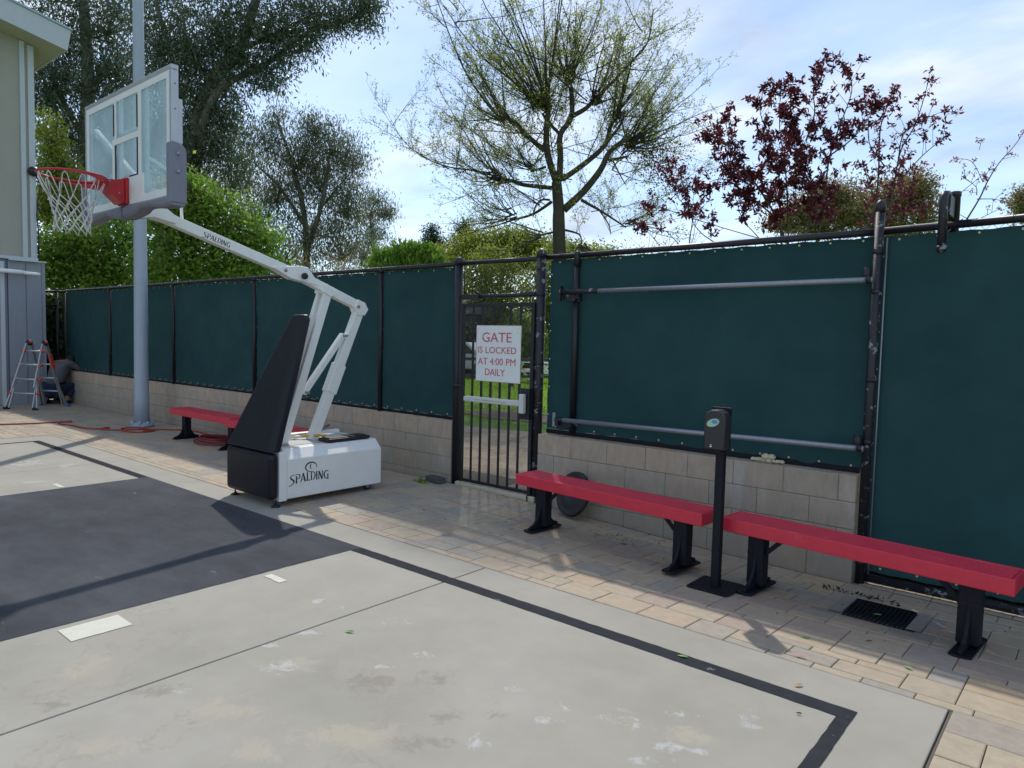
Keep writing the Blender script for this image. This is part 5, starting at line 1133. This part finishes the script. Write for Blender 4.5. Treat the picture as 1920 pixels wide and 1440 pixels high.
# ---- sycamore
def sycamore():
    T=Tree('sycamore_tree','pollarded sycamore tree with bare spreading branches and tiny spring leaves',SYC_AT)
    rnd=random.Random(21); dep=[]
    T.limb([Vector((0.02,0,-.1)),Vector((-.0,0,1.2)),Vector((-.02,0,2.6)),Vector((-.04,0,3.84))],.19,.17,12)
    wz=[0,0,-.5,.1,.3,.5,.3,-.4,-.5,.9,.3,.3,.7,-.4,.6,.5,-.4,-.5,.4,.2,-.6,-.9,.6]
    starts=[]
    for i,(L,a,b) in enumerate(SYC):
        k=len(L); w=[ (wz[i]*j/(k-1)) for j in range(k)]; P=limbpts(L,w); T.limb(P,a*.95,b*.95,9)
        if i>0: starts+= [(p,R(0)) for p in P[3::2]]
    buds=[];dead=[]
    def twigs(P,r,lvl,dens):
        n=len(P)-1
        L=sum((P[i+1]-P[i]).length for i in range(n))
        cnt=int(L*dens)
        for _ in range(cnt):
            t=rnd.uniform(.22,1)*n; i=min(int(t),n-1); p=P[i].lerp(P[i+1],t-i); d=(P[i+1]-P[i]).normalized()
            q=d.cross(Vector((rnd.gauss(0,1),rnd.gauss(0,1),rnd.gauss(0,1)))).normalized(); dd=(d*rnd.uniform(.4,1.1)+q*rnd.uniform(.5,1)+Vector((0,0,.15))).normalized()
            l=rnd.uniform(.18,.62)*(1-.35*t/n)*(1 if lvl==0 else .5)
            Q=[p]; 
            for s_ in range(3): dd=(dd+Vector((rnd.gauss(0,.12),rnd.gauss(0,.12),rnd.gauss(0,.12)+.06))).normalized(); Q.append(Q[-1]+dd*l/3)
            T.mb.tube(Q,[.0048,.004,.0032,.002],3,caps=False)
            buds.append(Q[-1]); 
            if rnd.random()<.6: buds.append(Q[2])
            if lvl==0:
                for _ in range(rnd.choice((0,1,1,2))):
                    j=rnd.choice((1,2)); q2=dd.cross(Vector((rnd.gauss(0,1),rnd.gauss(0,1),rnd.gauss(0,1)))).normalized(); d2=(dd+q2*.8).normalized(); e=Q[j]+d2*l*.45; T.mb.tube([Q[j],e],[.0035,.002],3,caps=False); buds.append(e)
    for (p,a,n,L) in SYC_K:
        for i in range(n):
            an=a+rnd.uniform(-1,1)*38; ti=rnd.uniform(-50,50); l=L*rnd.uniform(.6,1.12)
            if abs(an)>75: cur=.9
            else: cur=.42
            P=shoot(rnd,(p[0]+rnd.gauss(0,.06),rnd.gauss(0,.25),p[1]+rnd.gauss(0,.06)),an,ti,l,0,cur,8,.045)
            T.limb(P,rnd.uniform(.017,.03),.004,5); twigs(P,.01,0,9.5)
        if L>1.9:
            for _ in range(330): dead.append((p[0]+rnd.gauss(0,.13),rnd.gauss(0,.15),p[1]+rnd.gauss(0,.10)))
    for p,_ in starts+starts:
        if rnd.random()<.8 and p.z>4.4:
            P=shoot(rnd,p,rnd.uniform(-70,70)+(20 if p.x>0 else -20),rnd.uniform(-50,50),rnd.uniform(.7,1.9),0,.4,6,.07); T.limb(P,.009,.003,4); twigs(P,.01,0,9)
    # more long shoots out of the crown heart to the rounded outline
    LP2=[(q.x,q.z) for q,_ in starts if q.z>5.2]
    for _ in range(165):
        p=rnd.choice(SYC_K)[0] if rnd.random()<.55 else rnd.choice(LP2); an=math.degrees(math.atan2(p[0]-.2,p[1]-5.4))+rnd.gauss(0,42); an=max(-108,min(108,an))
        dx,dz=math.sin(R(an)),math.cos(R(an)); ox,oz=p[0]-.25,p[1]-6.9; bq=ox*dx+oz*dz; cq=ox*ox+oz*oz-4.75**2; l=-bq+math.sqrt(max(.1,bq*bq-cq)); l=max(.6,min(l,3.6))*rnd.uniform(.7,1.02)
        P=shoot(rnd,(p[0]*.9,rnd.gauss(0,.5),p[1]),an+(8 if an>0 else -8),rnd.uniform(-50,50),l,0,.3,9,.05); T.limb(P,rnd.uniform(.012,.022),.004,4); twigs(P,.01,0,7)
    # crown goes on above the view; unseen leaf mass added to shade the gate
    for _ in range(9):
        e=Vector((-1.83+rnd.gauss(0,.9),-1.98+rnd.gauss(0,.7),13+rnd.gauss(0,.9))); p=Vector((-.5,0,8.2)); mid=p.lerp(e,.5)+Vector((rnd.gauss(0,.3),rnd.gauss(0,.3),rnd.gauss(0,.3))); T.mb.tube([p,mid,e],[.026,.013,.005],5,caps=False)
    hc=unit(RNG.normal(size=(9000,3)))*(RNG.random((9000,1))**.4)*np.array([1.45,1.4,1.7])+np.array([-1.83,-1.98,13.2])
    # dry seed-laden clump on the right
    for _ in range(1500):
        x=rnd.gauss(2.75,.42); z=rnd.gauss(6.75,.38)-.42*(x-2.75); dead.append((x,rnd.gauss(.5,.35),z))
    for _ in range(260): dead.append((rnd.gauss(.15,.35),rnd.gauss(0,.3),rnd.gauss(10.1,.35)))
    B=np.array([tuple(b) for b in buds]); B=np.repeat(B,4,0)+RNG.normal(size=(len(B)*4,3))*.035
    keep=RNG.random(len(B))<.72; B=np.concatenate([B[keep],np.repeat(hc,2,0)+RNG.normal(size=(len(hc)*2,3))*.05])
    V,F=leaves(B,.05,.6); t=RNG.random(len(F))
    # low fringe leaves
    Dd=np.array(dead); V2,F2=leaves(Dd,.065,.65)
    T.finish(M_bark,[('crown',V,F,M_Lsyc,t),('dry_clusters',V2,F2,M_Ldead,RNG.random(len(F2)))])
sycamore()
# ---- plums
def plum(name,label,at,limbs,dens,size,seed,tonebias=0,leafn=14,extra=None):
    T=Tree(name,label,at,'dark red plum trees'); rnd=random.Random(seed); st=[]
    for i,(L,r) in enumerate(limbs):
        k=len(L); sgn=rnd.uniform(-.6,.6); w=[sgn*j/(k-1) for j in range(k)]
        L0=list(L)
        if L[0][1]<3.75:
            dx=(L[1][0]-L[0][0])/max(.2,L[1][1]-L[0][1]); e=(L[0][0]-dx*.9,L[0][1]-.9); L0=[(e[0]*.3,.0),(e[0]*.75,1.4),e]+L0; w=[0,0,0]+w
        P=limbpts(L0,w); T.limb(P,r,max(.0035,r*.22),6)
        n=len(P)-1
        for j in range(n):
            if P[j].z<3.5: continue
            l=(P[j+1]-P[j]).length
            for _ in range(int(l*dens+rnd.random())):
                t=rnd.random(); p=P[j].lerp(P[j+1],t); d=(P[j+1]-P[j]).normalized(); q=d.cross(Vector((rnd.gauss(0,1),rnd.gauss(0,1),rnd.gauss(0,1)))).normalized()
                dd=(d*.6+q).normalized(); ll=rnd.uniform(.06,.30)*(size/.07); e=p+dd*ll+Vector((0,0,ll*.25)); T.mb.tube([p,p.lerp(e,.5)+Vector((0,0,.0)),e],[.005,.004,.0025],3,caps=False); st.append(e)
                if rnd.random()<.5: st.append(p.lerp(e,.6))
        st.append(P[-1]); st.append(P[-1])
    S=np.array([tuple(p) for p in st]); n=leafn
    C=np.repeat(S,n,0)+RNG.normal(size=(len(S)*n,3))*.022*(size/.07)
    V,F=leaves(C,size,.42); t=np.clip(np.repeat(RNG.random(len(S)),n)*.6+RNG.random(len(C))*.4+tonebias,0,1)
    T.finish(M_pbark,[('crown',V,F,M_Lplum,t)])
plum('plum_tree','large dark red plum tree with many upright stems behind the fence',PLUM_A_AT,PLUM_A,14,.083,1,0,22)
plum('plum_tree','sparser dark red plum tree beside the hooked pipe bracket, stems leaning right',PLUM_B_AT,PLUM_B,9,.07,2,.1,15)
plum('plum_tree','low dark red plum tree at the right foot of the sycamore',PLUM_C_AT,PLUM_C,12,.072,3,.0,16)
plum('plum_sapling','nearly bare plum sapling with a few pink leaves at the right',PLUM_D_AT,PLUM_D,4.5,.045,4,.45,7)
# ---- clump trees
def clumptree(name,label,at,C,L,bark,m,size,per,spray,asp=.45,droop=None,group=None,cat_='tree',depth=.55,seed=1,trunkname='trunk',sp=.16,tw=True):
    T=Tree(name,label,at,group,cat_); rnd=random.Random(seed); rng=np.random.default_rng(seed); pts=[]; tones=[]
    for i,(l,a,b) in enumerate(L):
        k=len(l); l2=[(x,max(z,-.1)) for x,z in l]; w=[.0]+[rnd.uniform(-.6,.6) for _ in range(k-1)]; w=[w0*(i>0) for w0 in w]; P=limbpts(l2,w); T.limb(P,a,b,9)
    for (x,z,rx,rz,n) in C:
        cnt=int(n*per); rd=(rx+rz)/2*depth*1.3
        c=np.clip(rng.normal(size=(cnt,3)),-2,2)*np.array([rx,rd,rz])*.56+np.array([x,0,z])
        k=rng.normal(size=(cnt,3))
        for q in c[:max(1,cnt//5) if tw else 0]:
            o=Vector((x,0,z-rz*.6)); e=Vector(q); mid=o.lerp(e,.55)+Vector((rnd.gauss(0,.1),rnd.gauss(0,.1),rnd.gauss(0,.1)))
            T.mb.tube([o,mid,e],[.035*min(1,rx),.02*min(1,rx),.008],4,caps=False)
        P=np.repeat(c,spray,0)+rng.normal(size=(cnt*spray,3))*sp*np.array([1,1,.8]); pts.append(P); tones.append(np.clip(np.repeat(rng.random(cnt),spray)*.55+rng.random(cnt*spray)*.45,0,1))
    P=np.concatenate(pts); V,F=leaves(P,size,asp,droop,rng=rng)
    return T.finish(bark,[('crown',V,F,m,np.concatenate(tones))],trunkname)
clumptree('eucalyptus_tree','tall dark eucalyptus tree behind the building corner at far left',EUC_A_AT,EUC_A_C,EUC_A_L,M_ebark,M_Leuc,.25,21,24,.26,(0,0,-.55),'eucalyptus trees',seed=2,sp=.30)
clumptree('eucalyptus_tree','huge eucalyptus tree with a pale leaning trunk behind the backboard',EUC_B_AT,EUC_B_C+[(EUC_B_C[14][0]+2.3,EUC_B_C[14][1]+.8,1.1,1.1,3),(EUC_B_C[14][0]+1.4,EUC_B_C[14][1]+2.2,1.1,1.1,4)],EUC_B_L,M_ebark,M_Leuc,.22,20,24,.26,(0,0,-.55),'eucalyptus trees',seed=3,sp=.28)
clumptree('eucalyptus_tree','grey green eucalyptus tree with loose drooping crown above the white boom',EUC_C_AT,EUC_C_C,EUC_C_L,M_ebark,M_Leuc2,.21,27,26,.22,(0,0,-.9),'eucalyptus trees',seed=4,sp=.33)
clumptree('eucalyptus_tree','small wispy grey eucalyptus tree right of the drooping one',EUC_D_AT,EUC_D_C,EUC_D_L,M_ebark,M_Leuc2,.18,55,16,.22,(0,0,-.9),'eucalyptus trees',seed=5,sp=.26)
clumptree('leafy_tree','bright green leafy tree over the fence between building and light pole',GRN_A_AT,GRN_A_C,GRN_A_L,M_dbark,M_Lgrn,.135,10,30,.6,None,'bright green leafy trees',seed=6,sp=.24)
clumptree('leafy_tree','bright green leafy tree over the fence right of the light pole',GRN_B_AT,GRN_B_C,GRN_B_L,M_dbark,M_Lgrn,.13,10,30,.6,None,'bright green leafy trees',seed=7,sp=.24)
clumptree('slender_tree','slender yellowish green tree close to the building edge under the eave',YEL_A_AT,YEL_A_C,YEL_A_L,M_dbark,M_Lyg,.13,34,16,.6,None,seed=8,sp=.16)
clumptree('hedge','lime green hedge with upright new shoots above the fence left of the gate',LIM_AT,LIM_C,[],M_dbark,M_Llime,.13,45,20,.35,(0,0,.8),None,'hedge',seed=9,trunkname='stems',sp=.07)
clumptree('shrub_row','yellow green spring shrubs behind the gate and the sycamore trunk',YG_A_AT,YG_A_C,YG_A_L,M_dbark,M_Lyg,.13,46,16,.6,None,None,'shrubs',seed=10,sp=.22)
clumptree('bushy_tree','olive and ochre bushy tree behind the large red plum',OLV_A_AT,OLV_A_C,OLV_A_L,M_dbark,M_Lolv,.10,40,18,.5,None,'ochre bushy trees',seed=11,sp=.14)
clumptree('bushy_tree','olive and ochre bushy tree behind the sparser red plum',OLV_B_AT,OLV_B_C,OLV_B_L,M_dbark,M_Lolv,.10,40,18,.5,None,'ochre bushy trees',seed=12,sp=.14)
clumptree('bushy_tree','ochre bushy tree cut by the right edge of the photo',OLV_C_AT,OLV_C_C,OLV_C_L,M_dbark,M_Lolv,.09,30,18,.5,None,'ochre bushy trees',seed=13,sp=.12)
clumptree('conifer_tree','dark distant conifers above the lime hedge',DRK_A_AT,DRK_A_C,DRK_A_L,M_dbark,M_Ldrk,.16,40,16,.4,None,seed=14,sp=.2)
# bare grey shrub between the hedge and the eucalyptus
def bare(name,label,at,x0,x1,zt,n,seed,lm,leafp):
    T=Tree(name,label,at,None,'shrub'); rnd=random.Random(seed); b=[]
    for i in range(n):
        p=Vector((rnd.uniform(x0,x1),rnd.uniform(-.8,.8),0)); P=shoot(rnd,p,rnd.uniform(-25,25),rnd.uniform(-20,20),zt*rnd.uniform(.7,1.1),0,.2,8,.06); T.limb(P,.03,.006,4)
        for _ in range(16):
            j=rnd.randint(3,7); Q=shoot(rnd,P[j],rnd.uniform(-70,70),rnd.uniform(-50,50),rnd.uniform(.4,1.2),0,.3,4,.1); T.limb(Q,.01,.003,3); b+=Q[1:]
    B=np.array([tuple(q) for q in b]); B=np.repeat(B,leafp,0)+RNG.normal(size=(len(B)*leafp,3))*.09; V,F=leaves(B,.08,.5)
    T.finish(M_pbark,[('leaves',V,F,lm,RNG.random(len(F)))],'branches')
AT30=(-15.6-3.8,24.6)
bare('bare_shrub','bare grey brown shrub with sparse olive leaves between the drooping eucalyptus and lime hedge',BARE_AT,-1.6,3.4,5.0,26,31,M_Lolv,7)
bare('bare_shrub','thin leafless shrub behind the low red plum',(OLV_A_AT[0]-4.2,OLV_A_AT[1]-2.2),-1.2,1.2,5.6,9,32,M_Lolv,1)
# ivy in the dark corner behind the person and along the foot of the windscreens
def leafblob(name,label,cat_,box,n,size,m,seed,parent=None,kind=None):
    rng=np.random.default_rng(seed); P=rng.random((n,3))*np.array([box[1]-box[0],box[3]-box[2],box[5]-box[4]])+np.array([box[0],box[2],box[4]])
    V,F=leaves(P,size,.9,rng=rng); o=npmesh(name,V,F,m,None,rng.random(len(F)))
    tag(o,label,cat_)
    if kind: o['kind']=kind
    return o
leafblob('ivy','dark ivy climbing the corner between the grey building and the fence','ivy',(-18.9,-17.65,4.6,6.1,0,2.35),9000,.11,M_Livy,41)
V,F=chain(0,1.0,.05,2.4,0); V=V[:,[1,0,2]]+np.array([-17.6,4.7,0]); 
CF=thing('chain_link_fence','short dark chain link fence end beside the grey building, ivy behind it','fence',(-17.6,5.1,0),'black chain link fences')
npmesh('chain_mesh',V,F,M_wire,CF); m=MB(); m.tube([(-17.6,4.65,2.37),(-17.6,5.56,2.39)],.025,10); m.build('top_rail',M_black,CF); m=MB(); post(m,-17.62,5.45,0,2.42,.035); m.build('post',M_black,CF)
rng=np.random.default_rng(50); xs=np.concatenate([rng.normal(c,.35,n) for c,n in ((-7.6,120),(-8.6,140),(-6.5,90),(-9.5,90),(-10.5,80),(-12,70),(-14,60))]); P=np.stack([xs,rng.uniform(5.66,5.74,len(xs)),.67+rng.random(len(xs))*.07],1); P=P[xs<-5.6]
V,F=leaves(P,.045,.7,rng=rng); o=npmesh('weeds',V,F,M_Lyg,None,rng.random(len(F))); tag(o,'small yellow green weeds poking out under the long windscreens','weeds'); o['kind']='stuff'
P=np.stack([rng.normal(-5.68,.05,60),rng.normal(5.28,.03,60),rng.uniform(0,.03,60)],1); V,F=leaves(P,.035,.7,rng=rng); o=npmesh('weed_tuft',V,F,M_Lgrn,None,rng.random(len(F))); tag(o,'little green weed tuft beside the loose dark brick','weed')
P=np.stack([rng.uniform(-1.45,-.95,90),rng.uniform(5.12,5.22,90),np.full(90,-.095)],1); V,F=leaves(P,.03,.5,rng=rng); o=npmesh('debris',V,F,M_Livy,None,rng.random(len(F))*.6); tag(o,'dark leaf litter gathered behind the drain grate','debris'); o['kind']='stuff'
n=420; xx=np.concatenate([rng.uniform(-13.5,-9,n//2),rng.uniform(-5.2,-.2,n//2)]); yy=np.where(rng.random(n)<.6,rng.normal(5.35,.12,n),rng.uniform(3.7,5.4,n)); yy=np.clip(yy,3.7,5.47); zz=np.array([dip(a,b)+.004 for a,b in zip(xx,yy)])
V,F=leaves(np.stack([xx,yy,zz],1),.014,.5,rng=rng); V[:,2]=np.minimum(V[:,2],np.repeat(zz,4)+.006); o=npmesh('leaf_litter',V,F,M_Ldead,None,rng.random(len(F))); tag(o,'tiny dark leaf crumbs scattered over the pavers','leaf litter'); o['kind']='stuff'
P=np.stack([rng.normal(-3.05,.12,26),rng.normal(5.0,.05,26),np.full(26,-.03)],1); V,F=leaves(P,.06,.12,rng=rng); V[:,2]=np.clip(V[:,2],-.05,-.01)+.0; o=npmesh('twig_litter',V,F,M_Livy,None,rng.random(len(F))); tag(o,'small heap of dark twigs on the pavers under the bench right of the gate','twigs')
# lawn blades seen through the gate
n=90000; a=rng.uniform(-R(9),R(11),n)+math.atan2(-5.0,5.6)*-1*0; t=rng.random(n)**.6
yy=9.6+t*26; cx=-.86*yy; xx=cx+rng.uniform(-1,1,n)*(1.2+.16*yy)
xx=xx-.0; msk=~((yy<12.2)&(np.hypot((xx+8.8)/2.0,(yy-11.4)/.8)<1)); xx=xx[msk];yy=yy[msk]
V,F=leaves(np.stack([xx,yy,np.full(len(xx),-.03)],1),.085,.22,(0,0,1.2),rng=rng); o=npmesh('grass',V,F,M_grass,None,rng.random(len(F))); o['kind']='stuff'; tag(o,'sunlit green lawn beyond the gate','grass')
# things far beyond the gate
def far(px_u,D,w=0): # point at depth D along the view through the gate
    return None
def hedge2(label,x,y,w,d,h,n,seed,mm,z0=0):
    rng=np.random.default_rng(seed); c=unit(rng.normal(size=(n//14,3)))*(rng.random((n//14,1))**.4)*np.array([w/2,d/2,h/2])+np.array([0,0,h/2+z0]); P=np.repeat(c,14,0)+rng.normal(size=(len(c)*14,3))*.16
    V,F=leaves(P,.13,.55,rng=rng); T=Tree('bush',label,(x,y),'bushes beyond the lawn','bush'); rnd=random.Random(seed)
    for i in range(6): T.limb([Vector((rnd.uniform(-w,w)*.1,0,-.05)),Vector((rnd.uniform(-w,w)*.25,0,h*.4)),Vector((rnd.uniform(-w,w)*.4,0,h*.8))],.06,.02,5)
    T.finish(M_dbark,[('crown',V,F,mm,rng.random(len(F)))],'stems')
F0=Vector((-math.sin(YAW),math.cos(YAW),0)); R0=Vector((math.cos(YAW),math.sin(YAW),0))
def vp(u,D): v=F0*D+R0*u; return v
for i,(u,D,w,h,mm,l) in enumerate(((-1.0,33,3.4,6.1,M_Lyg,'dense yellow green bush beyond the lawn seen over the gate sign'),(1.9,34,3.6,6.2,M_Lyg,'yellow green bush beyond the lawn at the right side of the gate'),(-3.6,36,3.2,6.2,M_Lyg,'yellow green bush beyond the lawn behind the dark shed'),(.4,31.5,2.2,2.6,M_Lgrn,'bright green low bush beyond the lawn in the middle of the gate'),(-2.2,30,1.2,2.2,M_Ldrk,'small dark bush in front of the shed seen through the gate'))):
    v=vp(u,D); hedge2(l,v.x,v.y,w,1.6,h,16000,60+i,mm)
v=vp(-2.3,33)
SH=thing('shed','dark grey shed beyond the lawn seen at the top left of the gate','shed',(v.x,v.y,0)); M_shd=mat('dark shed cladding',(.06,.06,.075),.8,var=.1)
m=MB(); m.box(v.x-1.6,v.x+1.1,v.y-.8,v.y+2,-.03,2.7); m.build('walls',M_shd,SH); m=MB(); m.prism([(v.y-1.1,2.65),(v.y+2.3,2.65),(v.y+.7,3.5)],v.x-1.8,v.x+1.3,'x'); m.build('roof',mat('shed roof',(.1,.1,.12),.7),SH)
m=MB(); m.box(v.x-.4,v.x+.5,v.y-.83,v.y-.801,-.02,2.0); m.build('door',mat('shed door',(.18,.19,.2),.6),SH)
v=vp(-1.85,29.0)
CR=thing('parked_car','pale car parked beyond the lawn, glimpsed through the left side of the gate','car',(v.x,v.y,0)); Mc=mat('pale car paint',(.5,.52,.55),.3)
m=MB(); m.prism([(-2.1,.35),(-2.1,.8),(-1.5,.95),(-1.0,1.4),(.7,1.42),(1.4,.98),(2.1,.88),(2.15,.35)],v.y-.8,v.y+.8,'y',Matrix.Translation((v.x,0,0))); m.build('body',Mc,CR,bevel=.06)
m=MB(); m.prism([(-1.3,.95),(-.95,1.33),(.62,1.35),(1.2,.97)],v.y-.81,v.y+.81,'y',Matrix.Translation((v.x,0,0))); m.build('windows',mat('car glass',(.02,.025,.03),.1),CR)
for sx in (-1.3,1.35):
    for sy in (-.78,.78):
        m=MB(); m.lathe([(.0001,-.1),(.26,-.1),(.31,-.07),(.31,.07),(.26,.1),(.0001,.1)],(v.x+sx,v.y+sy,.31),18,'y'); m.build('wheel',M_black,CR)
# white slatted table and low rail on the lawn
v=vp(.75,26)
TB=thing('picnic_table','white picnic table on the lawn glimpsed through the right side of the gate','table',(v.x,v.y,0))
m=MB(); m.box(v.x-.9,v.x+.9,v.y-.4,v.y+.4,1.28,1.36) if False else m.box(v.x-.9,v.x+.9,v.y-.4,v.y+.4,.74,.80); m.build('top',M_white,TB,bevel=.01)
for sy in (-.65,.65):
    m=MB(); m.box(v.x-.9,v.x+.9,v.y+sy-.13,v.y+sy+.13,.42,.46); m.build('seat',M_white,TB)
for sx in (-.6,.6):
    m=MB(); m.beam((v.x+sx,v.y-.6,0),(v.x+sx,v.y+.2,.74),.06,.09); m.beam((v.x+sx,v.y+.6,0),(v.x+sx,v.y-.2,.73),.05,.09); m.box(v.x+sx-.03,v.x+sx+.03,v.y-.7,v.y+.7,.36,.415); m.build('leg',M_white,TB)
a=vp(-6,23);b=vp(4,24)
RL=thing('low_rail','low dark rail fence crossing the lawn beyond the gate','fence',(a.x,a.y,0))
m=MB(); m.beam((a.x,a.y,.9),(b.x,b.y,.9),.05,.10); m.beam((a.x,a.y,.35),(b.x,b.y,.35),.05,.08); m.build('rail',M_shd,RL)
for i in range(6):
    q=a.lerp(b,i/5); m=MB(); m.box(q.x-.05,q.x+.05,q.y-.05,q.y+.05,-.03,1.0); m.build('post',M_shd,RL)
